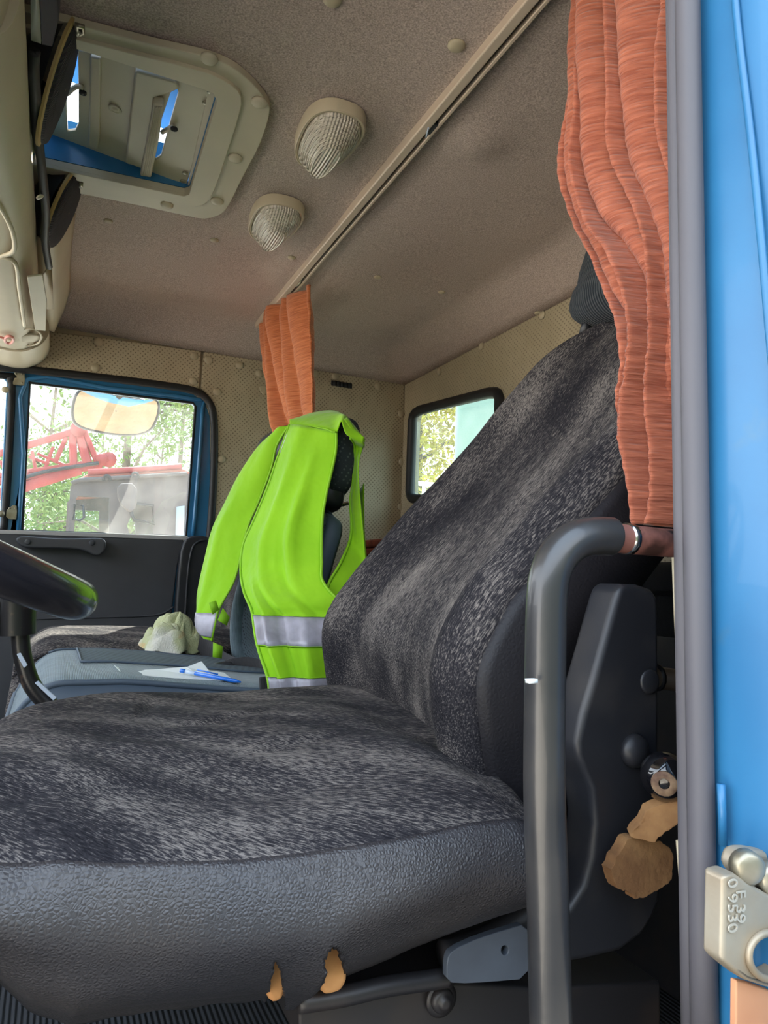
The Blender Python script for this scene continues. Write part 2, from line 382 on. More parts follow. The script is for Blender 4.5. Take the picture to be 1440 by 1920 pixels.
# roof skin outside
V, Fc = plate([(XF-.05, YL-.1, .80), (XR+.06, YL-.1, .80), (XR+.06, YR+.08, .80), (XF-.05, YR+.08, .80)], (0, 0, .01),
              [[(hx0, hy0, .80), (hx1, hy0, .80), (hx1, hy1, .80), (hx0, hy1, .80)]])
link('roof', V, Fc, paint, None, smooth=False, kind='structure')
hi0 = pts([(114, 60), (380, 146), (400, 154), (408, 170), (356, 348), (346, 352), (60, 290)], Z=ZC-.002)
link('trim_1', *grid([[p+Vector((0, 0, q)) for p in hi0] for q in (0.0, .035, .07, .08)], cu=True), paint, None, smooth=False, solid=.003, kind='structure')

# right-hand (far) wall: base shell with the door opening, vinyl trim pads on it
door_out = pts([(-420, 660), (60, 700), (200, 715), (325, 730), (362, 738), (384, 752), (394, 778), (396, 900), (388, 1020)], Y=YR+.012)
op = [Vector(v) for v in door_out]+[Vector((0.385, YR+.012, -0.6)), Vector((-0.7, YR+.012, -0.6))]
V, Fc = plate([(XF, YR+.012, -.62), (XR, YR+.012, -.62), (XR, YR+.012, .80), (XF, YR+.012, .80)], (0, .03, 0), [op])
wr = link('wall_right', V, Fc, vinyl_plain, None, smooth=False, kind='structure')
pad = pts([(-200, 608), (96, 621), (250, 640), (378, 658), (373, 728), (350, 724), (200, 706), (60, 691), (-200, 668)], Y=YR)
link('trim_pad', *plate(pad, (0, .012, 0)), vinyl, wr, bevel=.004)
pad2 = pts([(382, 658.5), (570, 688), (759, 718), (759, 1150), (394, 1150), (399, 1000), (404, 800), (402, 768), (394, 748), (382, 733), (377, 729)], Y=YR)
link('trim_pad', *plate(pad2, (0, .012, 0)), vinyl, wr, bevel=.004)
for x, y in ((184, 641), (179, 690), (364, 668), (362, 715), (391, 675), (449, 685), (407, 735), (415, 861), (590, 700), (708, 724), (752, 776), (754, 866), (752, 950), (409, 985), (628, 706), (486, 700)):
    button(P(x, y, Y=YR-.0005), (0, -1, 0), 0.0125, vinyl_plain, wr)
# dark rubber round the door opening
sealp = crom(pts([(-420, 650), (-100, 676), (60, 694), (200, 709), (325, 725), (366, 734), (389, 750), (400, 778), (402, 840), (399, 930), (393, 1010), (385, 1100), (372, 1200)], Y=YR+.002), 5)
link('trim_2', *tube(sealp, .0115, 10), rubber, None, kind='structure')

# rear wall with window opening
win = chaikin([P(774, 772, X=XR), P(905, 727, X=XR), P(940, 722, X=XR), Vector((XR, 1.545, .50)), Vector((XR, 1.545, .262)), P(774, 938, X=XR)], 3)
win = chaikin([Vector((XR, 2.085, .575)), Vector((XR, 2.085, .262)), Vector((XR, 1.555, .262)), Vector((XR, 1.555, .527))], 0)
win = [q for k_ in range(4) for q in [win[k_].lerp(win[k_-1], .12), win[k_].lerp(win[k_-1], .05).lerp(win[(k_+1) % 4], .02), win[k_].lerp(win[(k_+1) % 4], .05).lerp(win[k_-1], .02), win[k_].lerp(win[(k_+1) % 4], .12)]]
def inset(loop, d):
    c = sum(loop, Vector())/len(loop); o = []
    n = len(loop)
    for i in range(n):
        a = loop[i-1]; b2 = loop[(i+1) % n]; t = (b2-a).normalized(); nn = Vector((0, -t.z, t.y))
        if nn.dot(c-loop[i]) < 0: nn = -nn
        o.append(loop[i]+nn*d)
    return o
V, Fc = plate([(XR, YL-.1, -.62), (XR, YR+.02, -.62), (XR, YR+.02, .80), (XR, YL-.1, .80)], (.03, 0, 0), [win])
wre = link('wall_rear', V, Fc, vinyl_x, None, smooth=False, kind='structure')
for x, y in ((1017, 591), (903, 649), (824, 697)):
    button(P(x, y, X=XR-.0005), (-1, 0, 0), 0.011, vinyl_plain, wre)
for z in (.45, .3): button((XR, 2.12, z), (-1, 0, 0), .009, vinyl_plain, wre)
w1 = root_struct('window_1', (XR, 1.82, .42))
link('rubber_seal', *tube([p+Vector((-.004, 0, 0)) for p in inset(win, .008)], .016, 10, closed=True, flat=(1, 1)), rubber, w1)
link('pane', *plate(inset(win, .012), (.004, 0, 0)), glass_r, w1, smooth=False)
for o in list(w1.children):
    if o.name.startswith('pane'): o.location.x += .012
# near side: body side behind the door opening, and the front below and above the windscreen
link('wall_left', *plate([(.40, YL, -.62), (XR+.03, YL, -.62), (XR+.03, YL, .80), (.40, YL, .80)], (0, -.03, 0)), bunkm, None, smooth=False, kind='structure')
link('wall_front', *box((XF-.02, 1.23, -.30), (.04, 1.9, .66)), doorplastic, None, smooth=False, kind='structure')
link('floor', *box((.05, 1.23, -.63), (2.0, 1.95, .03)), floorm, None, smooth=False, kind='structure')
bounceground = mat('added pale bounce ground', (206, 196, 182), 0.9, col2=(190, 182, 168), cs=2, bump=('noise', 20, 0.4, 0.01))  # pale ground added to bounce more light up into the cab
link('ground', *plate([(-60, -60, -1.75), (60, -60, -1.75), (60, 60, -1.75), (-60, 60, -1.75)], (0, 0, -.05)), bounceground, None, smooth=False, kind='structure')
link('ground_strip', *plate([(-2.2, -6, -1.748), (9, -6, -1.748), (9, 1.2, -1.748), (-2.2, 1.2, -1.748)], (0, 0, .01)), mat('added dark ground', (74, 72, 70), .9, col2=(62, 60, 58), cs=30), None, smooth=False, kind='structure')  # dark strip added out of view to cut light bounced through the door
link('ground_strip', *plate([(-3.5, 2.05, -1.748), (3.5, 2.05, -1.748), (3.5, 4.2, -1.748), (-3.5, 4.2, -1.748)], (0, 0, .01)), groundm, None, smooth=False, kind='structure')

# unseen blocker added to cut low daylight on the open-door side
link('light_blocker', *box((0, -6.2, .3), (30, .4, 4.1)), mat('dark green blocker', (34, 46, 30), .9), None, smooth=False, kind='structure')
# far door
d1 = root_struct('door_1', (.1, YR+.03, -.5))
yd = YR+.02
fo = pts([(-420, 668), (60, 698), (200, 713), (325, 729), (364, 738), (386, 755), (395, 785), (396, 900), (389, 1015), (38, 1000), (-420, 990)], Y=yd)
mainw = pts([(56, 717), (362, 755), (367, 762), (349, 1006), (42, 995)], Y=yd)
vent = pts([(-400, 692), (2, 706), (12, 716), (-2, 990), (-400, 985)], Y=yd)
link('door_frame', *plate(fo, (0, .03, 0), [mainw, vent]), paint, d1, bevel=.004)
def off(l, dy): return [p+Vector((0, dy, 0)) for p in l]
link('frame_lip', *tube(crom([p for p in pts([(34, 1000), (44, 850), (50, 712), (200, 727), (374, 749), (380, 765), (372, 880), (362, 1004)], Y=yd-.003)], 3), .006, 8), paint, d1)
link('window_gasket', *tube(off(mainw, .003), .0045, 8, closed=True), rubber, d1)
link('vent_seal', *tube(crom(pts([(-400, 690), (0, 704), (18, 712), (22, 740), (14, 900), (6, 1000)], Y=yd-.002), 4), .0095, 8), rubber, d1)
link('pane', *plate(off(mainw, .012), (0, .004, 0)), glass, d1, smooth=False)
link('pane', *plate(off(vent, .012), (0, .004, 0)), glass, d1, smooth=False)
link('waist_strip', *plate(pts([(-420, 984), (36, 994), (353, 1005), (351, 1013), (34, 1002), (-420, 992)], Y=yd-.014), (0, .05, 0)), mat('pale sill strip', (170, 170, 172), .5), d1, bevel=.002)
lowp = [P(-420, 991, Y=yd-.012), P(34, 1001, Y=yd-.012), P(345, 1012, Y=yd-.012), P(333, 1060, Y=yd-.012), P(322, 1150, Y=yd-.012), Vector((.30, yd-.012, -.55)), Vector((-.7, yd-.012, -.55))]
link('lower_panel', *plate(lowp, (0, .03, 0)), doorplastic, d1, bevel=.004)
link('panel_ridge', *tube(crom(pts([(-200, 1190), (40, 1163), (160, 1158), (270, 1155), (305, 1150), (325, 1138)], Y=yd-.013), 4), .003, 6), doorplastic, d1)
pull = chaikin(pts([(28, 1010), (42, 1004), (80, 1008), (130, 1010), (190, 1008), (199, 1014), (198, 1030), (188, 1042), (176, 1042), (160, 1032), (120, 1028), (50, 1028), (36, 1022)], Y=yd-.055), 2)
hd = link('door_pull', *plate(pull, (0, .045, 0)), doorplastic, d1, bevel=.006, seg=3)
for x, y in ((52, 1016), (172, 1018)):
    link('screw_cap', *lathe([(.0075, 0), (.0075, .002), (.005, .003)], P(x, y, Y=yd-.0555), (0, -1, 0), 12), doorplastic, hd)
ext = link('outer_skin', *plate([(-.9, yd+.035, -1.0), (.40, yd+.035, -1.0), (.40, yd+.035, .085), (-.9, yd+.035, .085)], (0, .012, 0)), paintlight, d1, smooth=False)
# black moulding at the rear of the door
bm_ = chaikin(pts([(334, 1070), (340, 1022), (352, 1005), (394, 1004), (400, 1040), (400, 1300), (325, 1300), (328, 1150)], Y=yd-.03), 1)
link('trim_3', *plate(bm_, (0, .03, 0)), blackplastic, None, bevel=.009, seg=3, kind='structure')
link('trim_4', *tube(crom(pts([(388, 1012), (372, 1016), (360, 1030), (352, 1080), (346, 1180)], Y=yd-.034), 4), .0035, 8), blackplastic, None, kind='structure')
# vent window catches
for (x, y, kx, ky, t_) in ((34, 709, 10, 731, 'upper'), (22, 961, 2, 963, 'lower')):
    t = thing('window_catch', P(x, y, Y=yd-.01), f'small zinc catch plate on the {"top" if t_ == "upper" else "bottom"} of the blue window divider', 'latch')
    if t_ == 'upper': pl = pts([(27, 697), (46, 698), (47, 712), (45, 723), (32, 722), (22, 721), (27, 710)], Y=yd-.010)
    else: pl = pts([(8, 963), (14, 955), (24, 947), (31, 948), (32, 960), (30, 974), (18, 974), (10, 968)], Y=yd-.010)
    link('catch_plate', *plate(pl, (0, .005, 0)), steel, t, bevel=.001)
    for dx, dy in ((-4, -8), (7, -8), (7, 9)):
        link('screw', *lathe([(.003, 0), (.003, .0015), (.0015, .002)], P(x+dx, y+dy, Y=yd-.0105), (0, -1, 0), 8), steel, t)
    link('catch_knob', *lathe([(.009, 0), (.0095, .003), (.006, .007), (.003, .008)], P(kx, ky, Y=yd-.016), (0, -1, 0), 14), vinyl_plain if t_ == 'upper' else steel, t)

# ================================================================ CEILING ITEMS
# roof hatch
hz = ZC-.002
hatch = thing('roof_hatch', (.1, 1.2, hz), 'grey beige roof hatch surround with tilted inner cover and blue gap', 'hatch')
ho = chaikin(pts([(128, 27), (300, 72), (392, 92), (440, 112), (482, 150), (507, 185), (506, 205), (488, 262), (455, 322), (434, 368), (418, 392), (384, 402), (330, 390), (230, 368), (60, 335), (10, 322), (10, 0), (60, 8)], Z=hz), 2)
hi = [Vector((hx0+.004, hy0+.004, hz)), Vector((hx1-.004, hy0+.004, hz)), Vector((hx1-.004, hy1-.004, hz)), Vector((hx0+.004, hy1-.004, hz))]
hi = pts([(114, 60), (380, 146), (400, 154), (408, 170), (356, 348), (346, 352), (60, 290)], Z=hz)
link('surround', *plate(ho, (0, 0, -.012), [hi]), trimgrey, hatch, bevel=.0015)
ho2 = chaikin(pts([(20, 36), (120, 60), (385, 126), (430, 148), (452, 168), (454, 195), (404, 350), (388, 376), (362, 384), (230, 352), (20, 304)], Z=hz-.011), 1)
link('raised_rim', *plate(ho2, (0, 0, -.007), [[p+Vector((0, 0, -.011)) for p in hi]]), trimgrey, hatch, bevel=.0012)
for x, y in ((392, 109), (486, 191), (441, 296), (407, 377), (313, 384)):
    button(P(x, y, Z=hz-.013), (0, 0, -1), .0125, trimgrey, hatch, 'mushroom_button')
# inner cover, tilted upwards at its front edge
def hc(x, y, dz=0):
    p = P(x, y, Z=hz+.002)
    for _ in range(4):
        lift = .004+max(0, (0.185-p.x))*0.17; p = P(x, y, Z=hz+lift)
    return p+Vector((0, 0, dz))
cov = [hc(*q) for q in ((124, 90), (250, 118), (396, 152), (402, 172), (350, 346), (215, 305), (84, 262))]
slot1 = [hc(*q) for q in ((128, 86+9), (146, 99), (147, 160), (147, 232), (141, 245), (127, 247), (125, 200), (126, 140))]
slot2 = [hc(*q) for q in ((331, 163), (334, 175), (318, 232), (302, 292), (291, 300), (292, 280), (303, 225), (320, 175))]
link('inner_cover', *plate(cov, (0, 0, .006), [slot1, slot2]), trimgrey, hatch, bevel=.002)
link('cover_step', *plate([hc(*q, dz=-.006) for q in ((170, 100), (190, 104), (188, 250), (184, 276), (166, 270), (168, 200))], (0, 0, .008)), trimgrey, hatch, bevel=.003)
link('cover_recess_lip', *plate([hc(*q, dz=-.012) for q in ((255, 120), (330, 140), (338, 154), (318, 163), (290, 172), (284, 300), (272, 306), (236, 296), (245, 200))], (0, 0, .014)), trimgrey, hatch, bevel=.004)
gb = [hc(*q, dz=-.020) for q in ((289, 173), (308, 177), (300, 240), (285, 315), (264, 312), (277, 240))]
grip = link('grip_bar', *plate(gb, (0, 0, .016)), trimgrey, hatch, bevel=.003)
for i in range(5):
    a, b2 = hc(292+i*3, 178, -.021), hc(268+i*3.6, 308, -.021)
    link('grip_rib', *tube([a, b2], .0012, 6), trimgrey, grip)
link('support_arm', *tube([hc(126, 176), hc(138, 165), hc(147, 158, -.003), hc(156, 160, -.004)], .004, 8), trimgrey, hatch)
link('pivot_cap', *lathe([(.006, 0), (.006, .003), (.004, .004)], hc(156, 166, -.006), (0, 0, -1), 12), darkslot, hatch)
link('support_arm', *tube([hc(304, 248), hc(316, 238, -.003), hc(325, 234, -.004)], .004, 8), trimgrey, hatch)
link('pivot_cap', *lathe([(.006, 0), (.006, .003), (.004, .004)], hc(327, 234, -.006), (0, 0, -1), 12), darkslot, hatch)
link('round_badge', *lathe([(.012, 0), (.012, .002), (.009, .002), (.008, .0012), (.005, .0012), (.004, .0025)], hc(216, 203, -.001), (0, 0, -1), 20, (1, .8)), trimgrey, hatch)
for x, y in ((394, 170), (386, 191), (347, 323), (343, 338)):
    link('screw', *lathe([(.0055, 0), (.0055, .002), (.003, .003)], hc(x, y, -.001), (0, 0, -1), 10), steel, hatch)
link('hinge_plate', *plate([hc(*q, dz=-.004) for q in ((370, 152), (408, 164), (360, 348), (352, 346), (388, 178))], (0, 0, .006)), trimgrey, hatch, bevel=.001)
link('surround_clip', *plate(pts([(140, 41), (159, 46), (160, 60), (146, 65), (140, 58)], Z=hz-.013), (0, 0, -.004), [pts([(147, 48), (154, 50), (154, 57), (148, 56)], Z=hz-.013)]), steel, hatch)
link('surround_clip', *plate(pts([(148, 340), (156, 342), (156, 351), (148, 349)], Z=hz-.013), (0, 0, -.004)), steel, hatch)
# outer lid of the hatch in blue, propped open above
lid = [Vector((hx0-.06, hy0-.03, .95)), Vector((hx1+.03, hy0-.03, .86)), Vector((hx1+.03, hy1+.02, .86)), Vector((hx0-.06, hy1+.02, .95))]
link('outer_lid', *plate(lid, (0, 0, .012)), paintlight, hatch, smooth=False)

# curtain rail
rail = thing('curtain_rail', (.497, 1.2, ZC), 'long beige ceiling rail with a dark slot, running across behind the lamps', 'rail')
ry0, ry1 = .36, 2.02
def railbar(x0, x1, z0, z1): return box(((x0+x1)/2, (ry0+ry1)/2, (z0+z1)/2), (x1-x0, ry1-ry0, z1-z0))
link('wide_flange', *railbar(.483, .499, .731, .752), railm, rail, bevel=.003)
link('slot_back', *railbar(.498, .507, .742, .752), darkslot, rail)
link('thin_flange', *railbar(.506, .512, .733, .752), railm, rail, bevel=.0015)

# ceiling lamps
def lamp(cx, cy, rot, label):
    t = thing('ceiling_lamp', (cx, cy, zceil(cx, cy)), label, 'lamp', 'ceiling lamps ahead of the curtain rail')
    z0 = zceil(cx, cy)-.001
    def ringp(hw, hh, z, taper=0.12, n=40, dy=0):
        o = []
        for k_ in range(n):
            a = 2*PI*k_/n; c_, s_ = math.cos(a), math.sin(a)
            e = 0.78
            x = hw*abs(c_)**e*(1 if c_ > 0 else -1); y = hh*abs(s_)**e*(1 if s_ > 0 else -1)
            x *= 1-taper*(y/hh); y += dy
            o.append(Vector((cx+x*math.cos(rot)-y*math.sin(rot), cy+x*math.sin(rot)+y*math.cos(rot), z)))
        return o
    rows = [ringp(.050, .088, z0), ringp(.050, .088, z0-.016), ringp(.0485, .0865, z0-.020), ringp(.044, .082, z0-.020), ringp(.043, .081, z0-.014)]
    V, Fc = grid(rows, cu=True); Fc.append(tuple(4*40+i for i in range(40)))
    link('lamp_base', V, Fc, lampbase, t, autos=True)
    rows = [ringp(.042, .080, z0-.016), ringp(.040, .076, z0-.026), ringp(.030, .062, z0-.036), ringp(.016, .046, z0-.052, dy=.008), ringp(.004, .034, z0-.054, dy=.010)]
    V, Fc = grid(rows, cu=True); Fc.append(tuple(4*40+i for i in range(40)))
    link('lens', V, Fc, lens, t, autos=True)
    link('bulb_reflector', *box((cx, cy, z0-.020), (.045, .11, .006)), chrome, t)
    link('rim_bead', *tube(ringp(.0475, .0855, z0-.0195), .0016, 6, closed=True), lampbase, t)
    # raised ribs of the lens, in one piece
    ribs = []
    for i in range(9):
        f_ = i/8
        r0 = ringp(.041-.024*f_, .078-.030*f_, z0-.024-.028*f_, dy=.008*f_, n=32)
        ribs.append(tube(r0, .0013, 5, closed=True))
    link('lens_ribs', *join(*ribs), lens, t, kind='stuff')
    return t
lamp(.362, 1.078, 0.0, 'clear ribbed ceiling lamp in a beige base, the larger looking one nearer the open door')
lamp(.360, 1.388, 0.0, 'clear ribbed ceiling lamp in a beige base, between the other lamp and the far curtain')
t = thing('rail_clip', (.56, 1.02, ZC-.01), 'small clear hook clip under the headliner beside the curtain rail', 'clip')
cpx = P(806, 243, Z=ZC-.018)
link('clip_base', *box((cpx.x, cpx.y, ZC-.010), (.018, .03, .014)), blackplastic, t, bevel=.002)
link('clip_hook', *tube([cpx+Vector((-.006, -.01, .004)), cpx+Vector((-.004, 0, -.004)), cpx+Vector((0, .012, -.006))], .0015, 6), penclear, t)

# ================================================================ CURTAINS
def curtain(name, L, R, n_u, n_v, folds, amp, xp, m, warp, label, bend=0, hem=True):
    """L and R: edge points down the cloth in the hanging plane"""
    Lc, Rc = crom([P(x, y, X=xp) for x, y in L], 8), crom([P(x, y, X=xp) for x, y in R], 8)
    Lc = [Vector((Lc[0].x, Lc[0].y, .738))]+Lc if xp < .49 else Lc; Rc = [Vector((Rc[0].x, Rc[0].y, .738))]+Rc if xp < .49 else Rc
    rows = []
    nv = min(len(Lc), len(Rc))
    for i in range(nv):
        v = i/(nv-1); row = []
        for j in range(n_u+1):
            u = j/n_u; p = Lc[i].lerp(Rc[i], u)
            ph = folds*(u+warp(u, v)); h = abs(math.sin(PI*ph))**0.75
            w = math.sin(2*PI*ph*0.5+1.3+2*v)
            a = amp*(0.75+0.35*nz(u*3, v*3, 1.7))
            sp = max(0, 1-abs(u-.5)*2)**.3
            p = p+Vector((-(h-0.4)*a*sp-0.5*a*w*sp, 0.3*a*w*sp, 0.003*nz(u*9, v*14, 3)))
            p.x -= 0.0007*math.sin(v*190+3*math.sin(u*10)+4*nz(u*4, v*4))+0.003*nz(u*7, v*12, 5)
            row.append(p)
        rows.append(row)
    o = link(name, *grid(rows), m, None, solid=.003)
    return tag(o, label, 'curtain')
L = [(1092, -90), (1083, 0), (1074, 100), (1071, 200), (1059, 280), (1063, 345), (1088, 415), (1122, 475), (1155, 555), (1190, 620), (1197, 690), (1192, 750), (1199, 810), (1214, 865), (1230, 925), (1238, 985)]
R = [(1275, -90), (1278, 0), (1280, 100), (1282, 200), (1284, 280), (1286, 345), (1288, 415), (1290, 475), (1290, 555), (1290, 620), (1291, 690), (1292, 750), (1293, 810), (1293, 865), (1293, 925), (1290, 985)]
curtain('cab_curtain', L, R, 120, 0, 6.2, .042, .47, velour, lambda u, v: -0.20*v+0.13*math.sin(6.5*v+2.2*u)*math.sin(PI*u)+0.05*math.sin(15*v+5*u), 'long rust-orange ribbed curtain gathered beside the open door')
L = [(489, 597), (490, 640), (497, 700), (507, 760), (517, 815)]
R = [(582, 534), (583, 600), (585, 680), (587, 760), (589, 800)]
cf = curtain('cab_curtain', L, R, 80, 0, 5.5, .040, .497, velour2, lambda u, v: 0.06*math.sin(2*v+3*u), 'orange pleated curtain hanging above the yellow vest at the far wall')
lp = thing('curtain_hook', P(559, 520, X=.50), 'pale hook loop holding the far orange curtain on the rail', 'hook')
link('hook_loop', *tube(crom([P(x, y, X=.50) for x, y in ((556, 515), (563, 520), (562, 530), (555, 536), (551, 530), (555, 520))], 3), .0022, 6), trimgrey, lp)
tb = thing('curtain_tieback', P(490, 732, Y=YR-.01), 'small beige tieback hook on the far wall beside the orange curtain', 'hook')
link('tieback_plate', *plate(chaikin(pts([(487, 722), (500, 724), (497, 741), (488, 733)], Y=YR-.012), 1), (0, .008, 0)), vinyl_plain, tb, bevel=.001)
av = thing('air_vent', P(641, 719, Y=YR-.004), 'narrow dark slotted vent high on the far wall right of the orange curtain', 'vent')
link('vent_body', *plate(pts([(622, 713), (660, 719), (660, 728), (622, 722)], Y=YR-.006), (0, .006, 0)), darkslot, av)
for i in range(5):
    link('fin', *plate(pts([(626+i*7, 714.5+i*1.1), (629+i*7, 715+i*1.1), (629+i*7, 722+i*1.1), (626+i*7, 721.5+i*1.1)], Y=YR-.009), (0, .004, 0)), blackplastic, av)

# ================================================================ DRIVER SEAT
seat = thing('driver_seat', (.2, .7, -.6), 'near driver seat with black and grey patterned cover and torn leatherette skirt', 'seat')
# cushion top
def cushion(x0, x1, y0, y1, zt, crown, r, nx=44, ny=40, corner=.10, e=0.0, dish=None):
    rows = []
    for j in range(ny+1):
        row = []
        for i in range(nx+1):
            u, v = i/nx*2-1, j/ny*2-1
            # map the square to a rounded rectangle
            uu = math.sin(u*PI/2)*0.35+u*0.65; vv = math.sin(v*PI/2)*0.35+v*0.65
            k_ = corner*2
            x = uu*math.sqrt(1-k_*vv**6*0.35*abs(uu)**2); y = vv*math.sqrt(1-k_*uu**6*0.35*abs(vv)**2)
            ed = max(abs(u), abs(v)); z = zt+crown*(1-u*u)*(1-v*v)-r*max(0, (ed-0.72)/0.28)**2.6
            X, Y = (x0+x1)/2+x*(x1-x0)/2, (y0+y1)/2+y*(y1-y0)/2
            if dish: z += dish(X, Y)
            row.append(Vector((X, Y, z)))
        rows.append(row)
    return rows
# cover outline: near edge, front edge and far edge of the fabric
def near_edge(x):  # z of the fabric seam on the near side
    for a, b2 in zip(SEAM, SEAM[1:]):
        if x <= b2.x: return a.z+(b2.z-a.z)*(x-a.x)/(b2.x-a.x)
    return SEAM[-1].z
SX0, SX1, SY0, SY1 = -0.075, 0.315, 0.410, 0.985
seampx = [(-160, 1612), (0, 1622), (60, 1620), (110, 1612), (200, 1617), (450, 1614), (560, 1603), (650, 1588), (740, 1570), (800, 1558), (880, 1540), (960, 1533), (985, 1540), (1040, 1560)]
SEAM = [P(x, y, Y=.41) for x, y in seampx]
rows = []
NX, NY = 60, 56
for j in range(NY+1):
    v = j/NY; row = []
    for i in range(NX+1):
        u = i/NX
        x = SX0+(SX1+.125*min(1, v*1.15)-SX0)*u
        fr = max(0, 1-u/0.16)           # roll off at the front
        y0 = SY0; y1 = SY1
        # round the far front corner
        y1 = SY1-0.20*max(0, 1-u/0.34)**2.0; y0 = SY0
        y = y0+(y1-y0)*v
        z = near_edge(x)*(1-v)+(-.168)*v
        z += 0.026*(1-(2*v-1)**2)**0.8+0.012*math.exp(-((v-.9)/.12)**2)
        z -= 0.030*fr**2.4*min(1, v*4)
        z -= 0.006*math.exp(-((v-.16)/.05)**2)*0.6
        z += -0.0045*math.exp(-((y-(.66+.5*(x-.05)))/.010)**2)*math.exp(-((x-.16)/.07)**2)-0.004*math.exp(-((x-.10-.25*(y-.8))/.007)**2)*math.exp(-((y-.80)/.08)**2)-0.004*math.exp(-((y-.53-.3*x)/.012)**2)*math.exp(-((x-.2)/.06)**2)
        z += 0.005*nz(x*7, y*7, 2)+0.0025*math.sin((x*1.0+y*1.8)*34+4*nz(x*4, y*4))*math.exp(-((v-.4)/.3)**2)*(0.4+0.6*max(0, nz(x*5, y*5, 9)))
        z -= 0.02*max(0, (v-.94)/.06)**2
        row.append(Vector((x, y, z)))
    rows.append(row)
crows = rows
corner_z = None
link('cushion_cover', *grid(rows), jq_seat, seat, solid=.004, off=-1)
# seam bead along the near edge
link('cover_seam', *tube([p+Vector((0, -.001, -.001)) for p in rows[0]], .0017, 6), jq_seat, seat)
# leatherette skirt hanging from the seam, bulging out then tucked under, ragged lower edge
botpx = [(-120, 1830), (0, 1862), (60, 1915), (140, 1945), (230, 1925), (330, 1912), (430, 1900), (505, 1893), (512, 1900), (560, 1915), (598, 1872), (650, 1852), (720, 1824), (780, 1796), (850, 1768), (920, 1736), (980, 1700), (1030, 1665)]
def interp(l, x):
    if x <= l[0][0]: return l[0][1]
    for a, b2 in zip(l, l[1:]):
        if x <= b2[0]: return a[1]+(b2[1]-a[1])*(x-a[0])/(b2[0]-a[0])
    return l[-1][1]
def bot_z(x):
    # pixel of this x on the skirt plane, then world z of the lower edge
    lo, hi_ = -400, 1200
    for _ in range(30):
        mid = (lo+hi_)/2
        if P(mid, 1850, Y=.445).x < x: lo = mid
        else: hi_ = mid
    return P(lo, interp(botpx, lo), Y=.445).z
rows = []; NB = 44
xsK = [SX0+(SX1+.004-SX0)*i/280 for i in range(281)]
def seam_pt(x):
    u = max(0, min(1, (x-SX0)/(SX1-SX0))); f_ = u*NX; i = min(NX-1, int(f_)); return crows[0][i].lerp(crows[0][i+1], f_-i)
for j in range(NB+1):
    v = j/NB; row = []
    for x in xsK:
        s_ = seam_pt(x); zb = bot_z(x); zb += 0.0018*nz(x*60, 0, 4) if j == NB else 0
        z = s_.z+(zb-s_.z)*v
        bulge = 0.016*math.sin(PI*min(1, v*1.2))**0.8+0.006*nz(x*9, v*3, 7)*v*(1-v)*4
        y = s_.y-0.001-bulge+0.050*v**3+0.004*math.sin(x*26+v*4)*v*(1-v)
        row.append(Vector((x if SX0 < x else SX0, y, z)))
    rows.append(row)
V, Fc = grid(rows)
# two torn notches near the lower edge
TEARS = ([(516, 1795), (505, 1845), (496, 1890), (494, 1940), (540, 1940), (537, 1890), (533, 1850), (526, 1812)],
         [(622, 1770), (608, 1798), (609, 1830), (582, 1874), (596, 1915), (640, 1872), (653, 1846), (646, 1812), (633, 1778)])
def notch(c): return any(inpoly(*pix(c), t_) for t_ in TEARS)
Fc2 = [f for f in Fc if not notch(sum((V[i] for i in f), Vector())/4)]
link('side_skirt', V, Fc2, leather, seat, solid=.003)
# foam behind the tears
for (x0, y0, x1, y1) in ((495, 1795, 535, 1895), (590, 1770, 650, 1880)):
    fr = pts([(x0, y0), (x1, y0), (x1+4, y1-22), (x0+8, y1-6)], Y=.436)
    link('exposed_foam', *plate(chaikin(fr, 1), (0, .02, 0)), foampale, seat, bevel=.004)
rows2 = []
for j in range(9):
    v = j/8; rows2.append([])
    for q in range(7):
        f_ = q/6; a = rows[round(v*NB)][-1]
        rows2[-1].append(a+Vector((.012*math.sin(PI*f_)+.05*f_, .11*f_, .02*f_*(1-v))))
link('side_skirt', *grid(rows2), leather, seat, solid=.003)
# front face of the cushion (towards the dashboard)
rows2 = []
for j in range(9):
    v = j/8
    rows2.append([Vector((SX0-.012*math.sin(PI*v), p.y, p.z+(-.33-p.z)*v)) for p in [r[0] for r in crows]])
link('front_skirt', *grid(rows2), leather, seat, solid=.003)
rows2 = []
for j in range(7):
    v = j/6
    rows2.append([Vector((p.x, p.y+.006*math.sin(PI*v), p.z+(-.30-p.z)*v)) for p in crows[-1]])
link('far_skirt', *grid(rows2), leather, seat, solid=.003)

